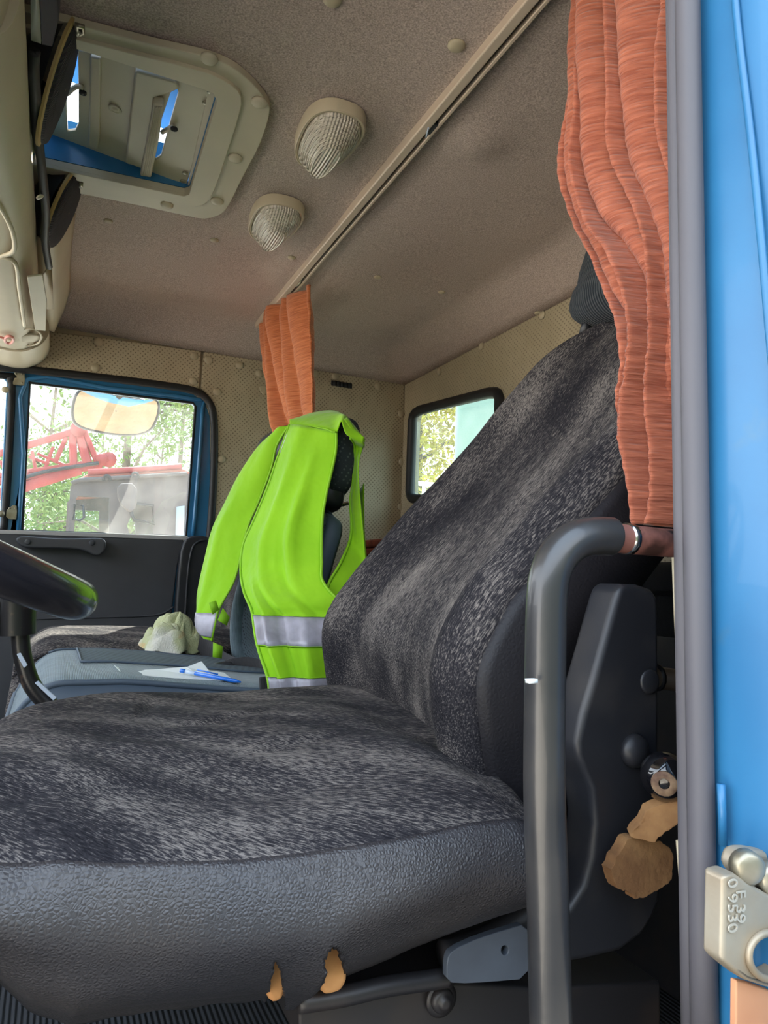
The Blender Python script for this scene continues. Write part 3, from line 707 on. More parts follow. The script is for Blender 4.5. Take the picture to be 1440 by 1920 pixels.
# backrest: centre-line of the front face, (x, z) pairs, far and near edge y
BK = [(.405, -.245, .995, .515), (.385, -.18, 1.0, .505), (.368, -.12, 1.003, .500), (.365, -.06, 1.003, .500), (.401, 0.0, 1.0, .502), (.447, .055, .996, .503),
      (.493, .11, .990, .505), (.540, .165, .980, .510), (.583, .22, .966, .52), (.614, .275, .940, .53), (.645, .32, .922, .545), (.670, .352, .900, .565), (.696, .378, .865, .60), (.716, .392, .82, .64)]
bk = crom([Vector((a, b2, 0)) for a, b2, c, d in BK], 5); by = crom([Vector((c, d, 0)) for a, b2, c, d in BK], 5)
NV = len(bk); NU = 44; front = []; TH = .105
tans = [(bk[min(i+1, NV-1)]-bk[max(i-1, 0)]).normalized() for i in range(NV)]
for i in range(NV):
    x0, z0 = bk[i].x, bk[i].y; t_ = tans[i]; nx_, nz_ = -t_.y, t_.x    # forward-up normal
    yf, yn = by[i].x, by[i].y; row = []
    vv = i/(NV-1)
    for j in range(NU+1):
        w = j/NU; s_ = 2*w-1
        y = yf+(yn-yf)*w
        ed = abs(s_)
        dpt = (-0.030 if s_ < 0 else -0.020)*max(0, (ed-.80)/.20)**2.2 + 0.020*math.exp(-((ed-.80)/.16)**2)*(0.4+0.6*(1-abs(vv-.35)))-0.010*(1-ed**2)
        dpt += 0.003*nz(y*8, z0*8, 3)+0.002*nz(y*22, z0*14, 1)
        nf = .064*max(0, min(1, (.26-z0)/.26))*w**2.6
        row.append(Vector((x0+nx_*dpt-nf, y, z0+nz_*dpt+0.0)))
    front.append(row)
# the near side is a little further forward at its foot
link('backrest_cover', *grid(front), jq_back, seat, solid=.004, off=-1)
def side_rows(col, sgn):
    rws = []
    for i in range(NV):
        p = front[i][col]; t_ = tans[i]; bx, bz = t_.y, -t_.x; r_ = []
        th = TH*(1-0.35*(i/(NV-1)))
        for q in range(9):
            f_ = q/8
            r_.append(p+Vector((bx*th*f_, sgn*(.010*math.sin(PI*f_)-0.006*f_), bz*th*f_)))
        rws.append(r_)
    return rws
sn = side_rows(NU, -1); sf = side_rows(0, 1)
link('side_panel', *grid(sn), leather_dark, seat, solid=.003)
link('side_panel', *grid(sf), leather_dark, seat, solid=.003)
back = [[sf[i][-1].lerp(sn[i][-1], q/10) for q in range(11)] for i in range(NV)]
link('back_shell', *grid(back), blackplastic, seat, solid=.004)
top = [[front[-1][j].lerp(back[-1][min(10, round(j*10/NU))], q/6)+Vector((0, 0, .012*math.sin(PI*q/6))) for j in range(0, NU+1, 4)] for q in range(7)]
link('top_cover', *grid(top), jq_back, seat, solid=.003)
# headrest
hr = bpy.data.objects.new('headrest', None); COL.objects.link(hr); hr.parent = seat; hr.location = Vector((.74, .74, .5))-seat.location
def pillow(c, hs, tilt, e=.55, n=28, k_=18):
    rws = []
    for i in range(k_+1):
        ph = -PI/2+PI*i/k_; r_ = []
        for j in range(n):
            th = 2*PI*j/n
            def sg(a, p): return abs(a)**p*(1 if a >= 0 else -1)
            x = hs[0]*sg(math.cos(ph), e)*sg(math.cos(th), e); y = hs[1]*sg(math.cos(ph), e)*sg(math.sin(th), e); z = hs[2]*sg(math.sin(ph), e)
            xx = x*math.cos(tilt)+z*math.sin(tilt); zz = -x*math.sin(tilt)+z*math.cos(tilt)
            r_.append(Vector((c[0]+xx, c[1]+y, c[2]+zz)))
        rws.append(r_)
    return grid(rws, cu=True)
link('headrest_pad', *pillow((.765, .745, .520), (.055, .128, .115), .35), ribrest, hr)
link('headrest_roll', *pillow((.722, .745, .438), (.048, .128, .046), .2, e=.8), ribrest, hr)
for y in (.84, .66):
    link('post', *tube([P(1094, 628, Y=y) if y > .8 else Vector((.70, y, .37)), P(1106, 585, Y=y) if y > .8 else Vector((.71, y, .45))], .0075, 10), blackplastic, hr)
link('post_sleeve', *tube([P(1108, 612, Y=.835), P(1116, 590, Y=.835)], .0035, 8), chrome, hr)
# recliner side cover, cap, boss
SH = [(1162, 1100), (1172, 1095), (1200, 1096), (1224, 1104), (1236, 1118), (1238, 1148), (1239, 1252), (1239, 1409), (1242, 1500), (1246, 1600), (1240, 1690), (1228, 1722), (1206, 1756), (1166, 1786), (1100, 1802), (1040, 1812), (1000, 1800), (1000, 1760), (1045, 1720), (1068, 1700), (1093, 1660), (1108, 1607), (1114, 1544), (1108, 1482), (1090, 1440), (1082, 1419), (1081, 1391), (1093, 1339), (1114, 1270), (1138, 1183), (1154, 1124)]
rc = link('recliner_cover', *plate(pts(SH, Y=.445), (0, .035, 0)), blackplastic, seat, bevel=.007, seg=3)
link('cover_cap', *lathe([(.0100, 0), (.0100, .0012), (.008, .0022), (.002, .0026)], P(1217, 1278, Y=.444), (0, -1, 0), 20), blackplastic, rc)
link('cover_boss', *lathe([(.014, -.002), (.0125, .003), (.009, .0065), (.003, .008)], P(1190, 1408, Y=.444), (0, -1, 0), 20), blackplastic, rc)
kb = link('recliner_knob', *lathe([(.006, -.02), (.007, .004), (.014, .008), (.0175, .014), (.0185, .019), (.0165, .027), (.011, .033), (.009, .034)], P(1250, 1440, Y=.425), Vector((-.75, -.65, -.12)), 28), glossblack, seat)
ka = Vector((-.75, -.65, -.12)).normalized()
link('worn_end', *lathe([(.0095, 0), (.009, .0012), (.004, .0005)], P(1250, 1440, Y=.425)+ka*.0335, ka, 20), worn, kb)
# frame under the cushion
fb = pts([(560, 1885), (650, 1855), (840, 1840), (1000, 1852), (1240, 1840), (1240, 1960), (560, 1960)], Y=.47)
link('base_frame', *plate(fb, (0, .40, 0)), blackmetal, seat, bevel=.003)
link('frame_tube', *tube(crom(pts([(560, 1880), (640, 1868), (720, 1850), (790, 1840), (842, 1832)], Y=.45), 4), .0065, 8), blackmetal, seat)
link('frame_tube', *tube(crom(pts([(830, 1792), (900, 1770), (960, 1735), (1010, 1700)], Y=.452), 4), .010, 10), blackmetal, seat)
br = link('recliner_bracket', *plate(chaikin(pts([(838, 1800), (848, 1782), (900, 1758), (1000, 1728), (1000, 1835), (880, 1845), (838, 1843)], Y=.437), 1), (0, .006, 0), [[P(947+7*math.cos(a), 1782+9*math.sin(a), Y=.437) for a in [2*PI*k_/12 for k_ in range(12)]]]), bluemetal, seat, bevel=.0015)
bl = link('pivot_bolt', *lathe([(.0085, 0), (.0085, .004), (.0065, .006), (.0045, .006), (.004, .009), (.0015, .009)], P(826, 1872, Y=.466), (0, -1, 0), 20), blackmetal, seat)
link('bolt_washer', *lathe([(.012, 0), (.012, .002), (.009, .003)], P(826, 1872, Y=.468), (0, -1, 0), 20), blackmetal, bl)
# strips of torn lining at the foot of the backrest
tf = thing('torn_foam_piece', P(1210, 1600, Y=.42), 'torn tan foam board sticking out below the black ball knob', 'foam')
lo_ = [(1150, 1622), (1144, 1630), (1152, 1656), (1162, 1668), (1174, 1670), (1186, 1678), (1192, 1687), (1210, 1682), (1239, 1668), (1259, 1652), (1263, 1632), (1262, 1605), (1257, 1587), (1243, 1579), (1225, 1577), (1200, 1572), (1180, 1567), (1172, 1585), (1160, 1600)]
link('lower_flap', *plate(ragged(chaikin(pts(lo_, Y=.425), 1), .0018, 3, 3), (0, .010, 0)), foam, tf, bevel=.0008)
up_ = [(1180, 1568), (1184, 1560), (1196, 1551), (1204, 1538), (1210, 1525), (1213, 1518), (1228, 1514), (1262, 1502), (1285, 1494), (1290, 1530), (1268, 1548), (1247, 1562), (1228, 1578), (1210, 1578)]
up3 = [P(x, y, Y=.425-.00025*(x-1180)) for x, y in up_]
link('upper_flap', *plate(ragged(up3, .0014, 8, 3), (.004, .008, .003)), foam, tf, bevel=.0006)

# ================================================================ GRAB HANDLE, SEAL, DOOR PILLAR
gh = thing('grab_handle', P(1030, 1900, Y=.34), 'thick worn black tubular grab handle in front of the driver seat', 'handle')
hp = crom(pts([(1148, 1006), (1128, 1005), (1098, 1007), (1068, 1020), (1044, 1046), (1030, 1082), (1025, 1125), (1023, 1200), (1021, 1350), (1021, 1500), (1026, 1650), (1030, 1800), (1033, 1950), (1036, 2150)], Y=.34), 6)
link('handle_tube', *tube(hp, [.0112]+[.0118]*(len(hp)-1), 24), handlem, gh)
link('mounting_stub', *tube(crom(pts([(1120, 1005), (1160, 1009), (1175, 1011), (1230, 1016), (1290, 1021)], Y=.343), 3), .0092, 18), rust, gh)
link('weld_collar', *tube(pts([(1172, 1010), (1182, 1011)], Y=.343), .0100, 18), chrome, gh)
sc_ = link('paint_chip', *plate(pts([(992, 1274), (1008, 1273), (1009, 1281), (993, 1282)], Y=.3275), (0, .004, 0)), paper, gh)
# door pillar
ds = bpy.data.objects.new('trim_5', None); COL.objects.link(ds); ds['kind'] = 'structure'
def vline(x0, x1, Y, z0=(0, 0), n=14):
    a, b2 = P(x0, -60, Y=Y), P(x1, 1980, Y=Y); return [a.lerp(b2, i/n*1.45-.45) for i in range(n+1)]
link('seal_bulb', *tube(vline(1288, 1322, .292), .0072, 16), rubbergrey, ds)
link('seal_lip', *tube(vline(1266, 1296, .312), .0052, 12, flat=(1, 1)), rubbergrey, ds)
link('seal_lip', *tube(vline(1257, 1289, .322), .0034, 10), rubbergrey, ds)
link('seal_channel', *tube(vline(1278, 1308, .312), .0045, 8), rubber, ds)
link('pale_edge', *tube(pts([(1264, 1045), (1268, 1150), (1276, 1300)], Y=.332), .0016, 6), vinyl_plain, ds)
link('pale_edge', *tube(pts([(1272, 1576), (1277, 1640), (1282, 1700)], Y=.33), .0016, 6), vinyl_plain, ds)
# painted jamb: vertical sheet that turns from inside to outside
def jam(px0, px1, Y): a, b2 = P(px0, -100, Y=Y), P(px1, 2020, Y=Y); return a, b2
cols = [(1270, 1300, .335), (1308, 1338, .296), (1322, 1350, .290), (1345, 1372, .282), (1420, 1450, .258), (1520, 1550, .236), (1700, 1720, .20)]
prof = [jam(*c) for c in cols]
rws = [[a.lerp(b2, i/24*1.4-.4) for a, b2 in prof] for i in range(25)]
pil = link('wall_door_pillar', *grid(rws), paintlight, None, solid=.004, kind='structure')
# pressed crease that runs down the pillar towards the outside
cr2 = crom([P(1374, -60, Y=.2695), P(1384, 60, Y=.2665), P(1408, 260, Y=.2595), P(1428, 460, Y=.2535), P(1446, 660, Y=.248), P(1470, 900, Y=.241)], 5)
link('pressed_crease', *tube(cr2, .0022, 10, flat=(1, 1)), paintlight, pil)
link('pressed_crease', *tube(pts([(1352, 1470), (1354, 1520), (1356, 1585)], Y=.279), .0022, 8), paintlight, pil)
# striker
YS = .262
stq = thing('door_striker', P(1400, 1760, Y=YS), 'cast metal door latch striker bolted on the blue pillar', 'latch')
so = [(1357, 1644), (1379, 1638), (1400, 1652), (1440, 1676), (1500, 1700), (1500, 1860), (1440, 1853), (1400, 1840), (1379, 1824), (1362, 1810), (1354, 1802)]
hole = [P(1446+40*math.cos(a), 1792+42*math.sin(a), Y=YS-.012) for a in [2*PI*k_/28 for k_ in range(28)]]
link('striker_plate', *plate(pts(so, Y=YS-.012), (0, .012, 0), [hole]), castm, stq, bevel=.0025, seg=3)
ring = [P(1446+42*math.cos(a), 1792+44*math.sin(a), Y=YS-.013) for a in [2*PI*k_/28 for k_ in range(28)]]
link('striker_rim', *tube(ring, .0018, 8, closed=True), castm, stq)
link('striker_arm', *plate(chaikin(pts([(1378, 1622), (1386, 1598), (1404, 1592), (1440, 1598), (1490, 1606), (1490, 1690), (1440, 1680), (1400, 1654), (1384, 1640)], Y=YS-.004), 1), (0, .010, 0)), castm, stq, bevel=.003)
link('bolt', *lathe([(.0078, 0), (.0078, .006), (.006, .0075), (.002, .0078)], P(1394, 1620, Y=YS-.006), Vector((-.35, -.9, 0)), 18), steel, stq)
link('bolt', *lathe([(.0078, 0), (.0078, .006), (.006, .0075), (.002, .0078)], P(1440, 1642, Y=YS-.006), Vector((-.35, -.9, 0)), 18), steel, stq)
link('pillar_recess', *plate(pts([(1395, 1740), (1500, 1740), (1500, 1850), (1395, 1850)], Y=YS+.004), (0, .004, 0)), paint, stq)
def text(s, c, size, m, parent, name='stamped_number'):
    cu = bpy.data.curves.new(name, 'FONT'); cu.body = s; cu.size = size; cu.extrude = .00025; cu.align_x = 'CENTER'; cu.align_y = 'CENTER'
    cu.materials.append(m); o = bpy.data.objects.new(name, cu); COL.objects.link(o)
    # lies in the striker face, read from top to bottom
    u = Vector((-.02, 0, -1)); v = Vector((1, 0, 0)); n = u.cross(v)
    v = n.cross(u).normalized(); u.normalize(); n.normalize()
    M_ = Matrix(((u.x, v.x, n.x, 0), (u.y, v.y, n.y, 0), (u.z, v.z, n.z, 0), (0, 0, 0, 1)))
    o.matrix_world = Matrix.Translation(c)@M_
    bpy.context.view_layer.update(); me = bpy.data.meshes.new_from_object(o); mw = o.matrix_world.copy(); bpy.data.objects.remove(o)
    me.transform(mw); me.transform(Matrix.Translation(-parent_loc(parent))); me.materials.clear(); me.materials.append(m)
    o = bpy.data.objects.new(name, me); COL.objects.link(o); o.parent = parent; return o
stamp = mat('bright stamped metal', (198, 190, 174), .35, metal=.4)
text('0 9530', P(1373, 1698, Y=YS-.0128), .0088, stamp, stq); text('F 39', P(1388, 1700, Y=YS-.0128), .0088, stamp, stq)
pp = thing('primer_patch', P(1420, 1880, Y=.256), 'bare orange tan primer patch below the latch striker', 'patch')
link('patch_sheet', *plate(pts([(1381, 1838), (1400, 1842), (1440, 1856), (1520, 1870), (1520, 2000), (1380, 2000)], Y=.258), (0, .004, 0)), primer, pp, bevel=.001)

# ================================================================ SEATS BEHIND
mid = thing('middle_seat', (.2, 1.3, -.6), 'grey blue middle seat with mesh inserts, under the yellow vest', 'seat')
def seatcush(x0, x1, y0, y1, zt, h, m_top, m_side, par, crown=.014, insert=None, front_r=.03, slope=0):
    rws = []
    nx, ny = 40, 30
    for j in range(ny+1):
        r_ = []
        for i in range(nx+1):
            u, v = i/nx, j/ny
            f_ = max(0, 1-u/.16); yy0 = y0+.03*f_**2.2; yy1 = y1-.05*f_**2.2
            y = yy0+(yy1-yy0)*v; x = x0+(x1-x0)*u
            s_ = abs(2*v-1)
            z = zt+crown*(1-s_**2.5)-.006*max(0, (s_-.8)/.2)**2-front_r*f_**2.5-slope*max(0, x-.1)+.0015*nz(x*15, y*15, 3)
            r_.append(Vector((x, y, z)))
        rws.append(r_)
    link('cushion', *grid(rws), m_top, par, solid=.004, off=-1)
    ring_ = [r_[0] for r_ in rws][::-1]+rws[0][1:]
    ring2 = [r_[0] for r_ in rws][::1]
    loop = rws[0][::-1]+[r_[0] for r_ in rws][1:]+rws[-1][1:]
    sd = [[p+Vector(((-.01 if True else 0)*math.sin(PI*q/6)*(1 if p.x < x0+.02 else 0), (-.012 if p.y < (y0+y1)/2 else .012)*math.sin(PI*q/6), -h*q/6)) for p in loop] for q in range(7)]
    link('cushion_side', *grid(sd), m_side, par, solid=.003)
    link('piping', *tube(loop, .0045, 8), m_side, par)
    return rws
mr = seatcush(-.045, .43, 1.09, 1.50, -.147, .20, clothblue, vinylblue, mid, crown=.002, front_r=.07, slope=.09)
# mesh insert lying on the cushion
ins = [[mr[j][i]+Vector((0, 0, .0035)) for i in range(8, 41)] for j in range(12, 29)]
link('mesh_insert', *grid(ins), meshgrey, mid)
link('insert_seam', *tube([mr[11][i]+Vector((0, 0, .004)) for i in range(8, 41)], .002, 6), vinylblue, mid)
link('insert_seam', *tube([mr[29][i]+Vector((0, 0, .004)) for i in range(4, 41)], .002, 6), vinylblue, mid)
link('insert_seam', *tube([mr[j][8]+Vector((0, 0, .004)) for j in range(11, 30)], .002, 6), vinylblue, mid)
# backrest
def backrest(par, prof, y0, y1, th, m_front, m_side, bol=.02):
    pc = crom([Vector((a, b2, 0)) for a, b2 in prof], 5); n = len(pc); fr = []; bkk = []
    for i, p in enumerate(pc):
        t_ = (pc[min(i+1, n-1)]-pc[max(i-1, 0)]).normalized(); nx_, nz_ = -t_.y, t_.x
        inn = .06*max(0, (i/(n-1)-.75)/.25)**2; r_ = []; r2 = []
        for j in range(25):
            w = j/24; s_ = abs(2*w-1); d_ = bol*math.exp(-((s_-.78)/.16)**2)-.025*max(0, (s_-.85)/.15)**2
            y = (y0+inn)+(y1-y0-2*inn)*w
            r_.append(Vector((p.x+nx_*d_, y, p.y+nz_*d_))); r2.append(Vector((p.x-nx_*th*(1-.3*i/n), y, p.y-nz_*th*(1-.3*i/n))))
        fr.append(r_); bkk.append(r2)
    link('backrest', *grid(fr), m_front, par, solid=.003)
    sh = [fr[0]]; 
    allr = [list(reversed([r_[0] for r_ in bkk]))]
    for side in (0, 24):
        sr = [[fr[i][side].lerp(bkk[i][side], q/6)+Vector((0, (-1 if side == 0 else 1)*.008*math.sin(PI*q/6), 0)) for q in range(7)] for i in range(n)]
        link('backrest_side', *grid(sr), m_side, par, solid=.003)
    link('backrest_rear', *grid(bkk), m_side, par, solid=.003)
    link('backrest_top', *grid([[fr[-1][j].lerp(bkk[-1][j], q/4)+Vector((0, 0, .008*math.sin(PI*q/4))) for j in range(25)] for q in range(5)]), m_side, par, solid=.003)
    return fr
mb = backrest(mid, [(.385, -.20), (.366, -.14), (.362, -.08), (.372, -.02), (.392, .05), (.412, .11), (.422, .135)], 1.185, 1.50, .070, meshgrey, vinylblue)
link('bolster', *tube([r_[2]+Vector((.012, 0, .0)) for r_ in mb[:-8]], [.02]*(len(mb)-8), 12), clothblue, mid)
link('bolster', *tube([r_[7]+Vector((.008, 0, .0)) for r_ in mb[:-6]], [.016]*(len(mb)-6), 12), clothblue, mid)
link('bolster', *tube([r_[21]+Vector((.010, 0, .0)) for r_ in mb[:-6]], [.02]*(len(mb)-6), 12), clothblue, mid)
link('chrome_trim', *tube([mb[-1][0]+Vector((.0, -.002, .006)), mb[-1][0]+Vector((.05, -.002, .020))], .004, 8), chrome, mid)
mh = bpy.data.objects.new('headrest', None); COL.objects.link(mh); mh.parent = mid; mh.location = Vector((.45, 1.3, .2))-mid.location
link('headrest_pad', *pillow((.468, 1.315, .232), (.034, .122, .082), .12), darkmesh, mh)
link('headrest_neck', *pillow((.455, 1.315, .158), (.030, .100, .030), .1), blackplastic, mh)
for y in (1.25, 1.35): link('post', *tube([(.43, y, .10), (.435, y, .16)], .006, 8), chrome, mh)

far = thing('passenger_seat', (.2, 1.8, -.6), 'far passenger seat in black and grey patterned cover beside the far door', 'seat')
jq3 = jacquard('patterned far cover weave', (0, 0, 0.6))
seatcush(-.055, .45, 1.545, 2.03, -.152, .22, jq3, jq3, far, crown=.026, front_r=.05)
backrest(far, [(.42, -.20), (.405, -.14), (.40, -.05), (.42, .05), (.46, .15), (.50, .24)], 1.58, 2.02, .09, jq3, leather_dark)
fh = bpy.data.objects.new('headrest', None); COL.objects.link(fh); fh.parent = far; fh.location = Vector((.5, 1.8, .32))-far.location
link('headrest_pad', *pillow((.515, 1.80, .335), (.045, .15, .048), .25), blackplastic, fh)
for y in (1.74, 1.86): link('post', *tube([(.50, y, .22), (.505, y, .31)], .007, 8), chrome, fh)

# bunk behind the seats
bk_ = thing('bunk', (.93, 1.2, -.6), 'dark bunk mattress behind the seats along the rear wall', 'bed')
link('bunk_base', *box((.955, 1.235, -.33), (.15, 1.78, .54)), blackmetal, bk_, bevel=.01)
link('mattress', *box((.945, 1.235, -.01), (.17, 1.78, .12)), bunkm, bk_, bevel=.03, seg=4)
link('mattress_seam', *tube([(.858, .40, .0), (.858, 2.08, .0)], .004, 6), bunkm, bk_)
bl_ = thing('folded_blanket', (.93, 1.9, .06), 'red brown folded blanket on the bunk right of the vest', 'blanket')
for i in range(3):
    link('fold', *box((.925+.004*i, 1.86, .065+.026*i), (.15, .40, .024)), brownred, bl_, bevel=.009, seg=3)
rt = thing('cross_tube', P(1258, 1275, Y=.70), 'short beige cross tube behind the black recliner cover', 'tube')
link('tube_body', *tube([P(1228, 1270, Y=.62), P(1300, 1280, Y=.60)], .0125, 14), mat('dull beige metal', (120, 104, 88), .5), rt)
link('tube_flange', *tube([P(1226, 1270, Y=.62), P(1230, 1270, Y=.62)], .016, 14), blackmetal, rt)

# ================================================================ VEST
vest = thing('safety_vest', (.42, 1.25, -.2), 'fluorescent yellow green safety vest draped over the middle seat', 'vest')
def sheet(rows_px, n_u=26, sub=5, amp=.006, seed=0, bulge=0.0, folds=()):
    """rows_px: list of ((lx,ly,lY),(rx,ry,rY))"""
    Lc = crom([P(a[0], a[1], Y=a[2]) for a, b2 in rows_px], sub); Rc = crom([P(b2[0], b2[1], Y=b2[2]) for a, b2 in rows_px], sub)
    o = []; n = len(Lc)
    for i in range(n):
        v = i/(n-1); r_ = []
        for j in range(n_u+1):
            u = j/n_u; p = Lc[i].lerp(Rc[i], u)
            d_ = bulge*math.sin(PI*u)+amp*nz(u*2.2+seed, v*3.0, seed)*math.sin(PI*u)**.5
            for (uc, w_, a_, v0, v1, sl) in folds:
                if v0 < v < v1:
                    g = math.sin(PI*(v-v0)/(v1-v0)); d_ += a_*g*math.exp(-((u-uc-sl*v)/w_)**2)
            r_.append(p+Vector((-.8, -.6, 0))*d_)
        o.append(r_)
    return o
A = [((544, 796, 1.30), (631, 811, 1.175)), ((520, 862, 1.30), (630, 850, 1.165)), ((502, 915, 1.30), (614, 920, 1.15)), ((477, 975, 1.31), (606, 965, 1.145)), ((457, 1021, 1.32), (604, 1005, 1.14)),
     ((452, 1067, 1.31), (604, 1055, 1.135)), ((457, 1106, 1.25), (606, 1090, 1.12)), ((470, 1138, 1.19), (636, 1125, 1.09)), ((474, 1152, 1.17), (680, 1158, 1.075)), ((483, 1209, 1.11), (680, 1213, 1.06)), ((502, 1268, 1.073), (680, 1268, 1.05)), ((506, 1298, 1.068), (680, 1303, 1.045))]
FA = ((.20, .05, .022, .42, 1.1, .02), (.40, .08, .014, 0, .75, -.1), (.70, .06, .011, .05, .6, .05), (.72, .05, .010, .5, 1.1, -.2), (.55, .05, -.009, .15, .9, .1), (.30, .04, -.010, .5, 1.1, .0))
near_panel = sheet(A, amp=.012, seed=3, bulge=.018, folds=FA)
link('front_panel', *grid(near_panel), hivis, vest, solid=.0016)
def band(sh, i0, i1, j0=0, j1=None, name='reflective_band'):
    j1 = j1 or len(sh[0]); V, Fc = grid([[p+Vector((-.0022, -.0026, 0)) for p in r_[j0:j1]] for r_ in sh[i0:i1+1]]); return link(name, V, Fc, reflect, vest, solid=.0008)
band(near_panel, 40, 45); band(near_panel, 50, 55)
for i in (40, 45, 50):
    link('tape_stitching', *tube([p+Vector((-.003, -.0034, 0)) for p in near_panel[i]], .0009, 5), hiseam, vest)
link('opening_binding', *tube([r_[0]+Vector((-.001, -.001, 0)) for r_ in near_panel], .0026, 6), hiseam, vest)
link('armhole_binding', *tube([r_[-1]+Vector((-.001, -.001, 0)) for r_ in near_panel[:36]], .0026, 6), hiseam, vest)
B = [((514, 812, 1.40), (543, 798, 1.34)), ((484, 838, 1.44), (520, 835, 1.36)), ((448, 890, 1.46), (509, 880, 1.37)), ((423, 940, 1.47), (486, 940, 1.38)), ((399, 989, 1.48), (466, 986, 1.38)), ((386, 1038, 1.48), (452, 1045, 1.37)), ((371, 1106, 1.46), (438, 1092, 1.36)), ((369, 1142, 1.44), (412, 1140, 1.35)), ((368, 1170, 1.43), (401, 1182, 1.35)), ((386, 1192, 1.40), (398, 1201, 1.36))]
far_panel = sheet(B, n_u=18, amp=.008, seed=8, bulge=.014, folds=((.4, .12, .008, .2, 1, 0),))
link('front_panel', *grid(far_panel), hivis, vest, solid=.0016)
band(far_panel, 36, 43)
link('opening_binding', *tube([r_[-1]+Vector((-.001, -.001, 0)) for r_ in far_panel], .0026, 6), hiseam, vest)
for q in ([(408, 1163), (418, 1140), (431, 1158), (425, 1173)], [(400, 1204), (418, 1212), (416, 1235), (399, 1232)]):
    link('fastening_tab', *plate(pts(q, Y=1.345), (0, .002, 0)), hiseam, vest)
link('pocket_patch', *plate(pts([(391, 1130), (405, 1126), (411, 1143), (399, 1152)], Y=1.335), (0, .002, 0)), hiseam, vest)
Bk = [((641, 790, 1.17), (650, 783, 1.17)), ((655, 818, 1.16), (682, 829, 1.15)), ((665, 835, 1.19), (680, 842, 1.18)), ((664, 865, 1.20), (673, 866, 1.16)), ((662, 905, 1.20), (673, 908, 1.16)), ((657, 940, 1.20), (676, 940, 1.16)), ((659, 980, 1.18), (680, 980, 1.15)), ((656, 1014, 1.17), (685, 1042, 1.14)), ((638, 1057, 1.14), (692, 1090, 1.12)), ((614, 1103, 1.13), (700, 1160, 1.10)), ((622, 1160, 1.11), (700, 1210, 1.10))]
bp_ = sheet(Bk, n_u=10, amp=.006, seed=5)
link('back_panel', *grid(bp_), hivis, vest, solid=.0016)
link('armhole_binding', *tube([r_[0]+Vector((-.001, -.002, 0)) for r_ in bp_[6:]], .0026, 6), hiseam, vest)
# inner face of the back panel seen through the armhole
inn = sheet([((630, 930, 1.24), (668, 905, 1.20)), ((633, 1000, 1.24), (672, 990, 1.19)), ((620, 1060, 1.22), (672, 1060, 1.17)), ((612, 1110, 1.20), (672, 1120, 1.15))], n_u=8, amp=.003, seed=2)
inn = [[Vector((max(p.x, .505), p.y, p.z)) for p in r_] for r_ in inn]
link('back_lining', *grid(inn), hivis, vest, solid=.0016)
# shoulder draped over the headrest
tp = [(544, 795, 1.33), (560, 786, 1.35), (585, 775, 1.36), (612, 770, 1.34), (634, 772, 1.28), (652, 786, 1.22), (670, 806, 1.18), (684, 829, 1.15)]
bt = [(544, 797, 1.30), (562, 799, 1.27), (585, 801, 1.23), (612, 806, 1.19), (630, 811, 1.172), (640, 790, 1.165), (650, 815, 1.155), (682, 831, 1.15)]
Tc, Bc = crom([P(x, y, Y=d) for x, y, d in tp], 6), crom([P(x, y, Y=d) for x, y, d in bt], 6)
sh_ = [[Tc[i].lerp(Bc[i], q/10)+Vector((-.3, -.5, .8))*.010*math.sin(PI*q/10) for i in range(len(Tc))] for q in range(11)]
link('shoulder', *grid(sh_), hivis, vest, solid=.0016)
link('shoulder_seam', *tube([p+Vector((-.001, -.002, .001)) for p in Bc[:25]], .0014, 5), hiseam, vest)
link('neck_label', *plate(pts([(538, 812), (545, 816), (540, 836), (528, 846), (524, 850), (532, 828)], Y=1.295), (0, .001, 0)), paper, vest)

# ================================================================ SMALL THINGS ON THE SEATS
def clothlump(c, hs, seed):
    """terry cloth thrown down in a heap: lobed outline, deep creases running to the peak"""
    rws = []
    for i in range(41):
        r_ = []
        for j in range(97):
            th = 2*PI*(j % 96)/96; rr = i/40
            lob = 1+.16*math.sin(3*th+1)+.09*math.sin(7*th+seed)
            cx_, cy_ = math.cos(th), math.sin(th)
            x = hs[0]*(rr*cx_*lob+.18*(1-rr)); y = hs[1]*rr*cy_*lob
            base = (1-rr**2.6)
            cre = abs(math.sin(2.5*th+2.2*rr+.8*math.sin(3*rr*4+th)))**.6
            z = hs[2]*base*(.62+.38*cre)+.010*nz(x*45, y*45, seed)*base-.014*math.exp(-((rr-.55+.12*math.sin(2*th))/.06)**2)
            z += .006*math.sin(th*8+rr*5)*rr**2+.003
            r_.append(Vector((c[0]+x, c[1]+y, c[2]+max(z, .0))))
        rws.append(r_)
    return grid(rws)
tw = tag(link('cleaning_cloth', *clothlump(P(318, 1222, Y=1.57)+Vector((0, 0, -.002)), (.070, .055, .078), 5), towelm, None, solid=.004), 'crumpled yellow green terry cloth lying on the far seat edge', 'cloth')
pz = -.128
def onseat(l, z): return [P(x, y, Z=z) for x, y in l]
pb = tag(link('paper_sheet', *plate([P(214, 1248, Y=1.19), P(232, 1258, Y=1.19), P(290, 1256, Y=1.19), P(350, 1251, Y=1.19), P(420, 1262, Y=1.18), P(440, 1278, Y=1.12), P(330, 1272, Y=1.12), P(230, 1264, Y=1.13)], (0, 0, .0008)), paper, None, smooth=False), 'white paper sheet lying on the middle seat under the blue pen', 'paper')
pc_ = tag(link('paper_slip', *plate([P(350, 1252, Y=1.17), P(378, 1241, Y=1.18), P(396, 1264, Y=1.16), P(372, 1266, Y=1.15)], (0, .001, .001)), paper, None, smooth=False), 'small folded white slip standing behind the blue pen', 'paper')
pn = thing('ballpoint_pen', P(395, 1266, Z=-.126), 'blue ballpoint pen with clear barrel on the middle seat', 'pen')
pa, pe = P(338, 1257, Y=1.15), P(452, 1279, Y=1.105)
def pl_(t_): return pa.lerp(pe, t_)
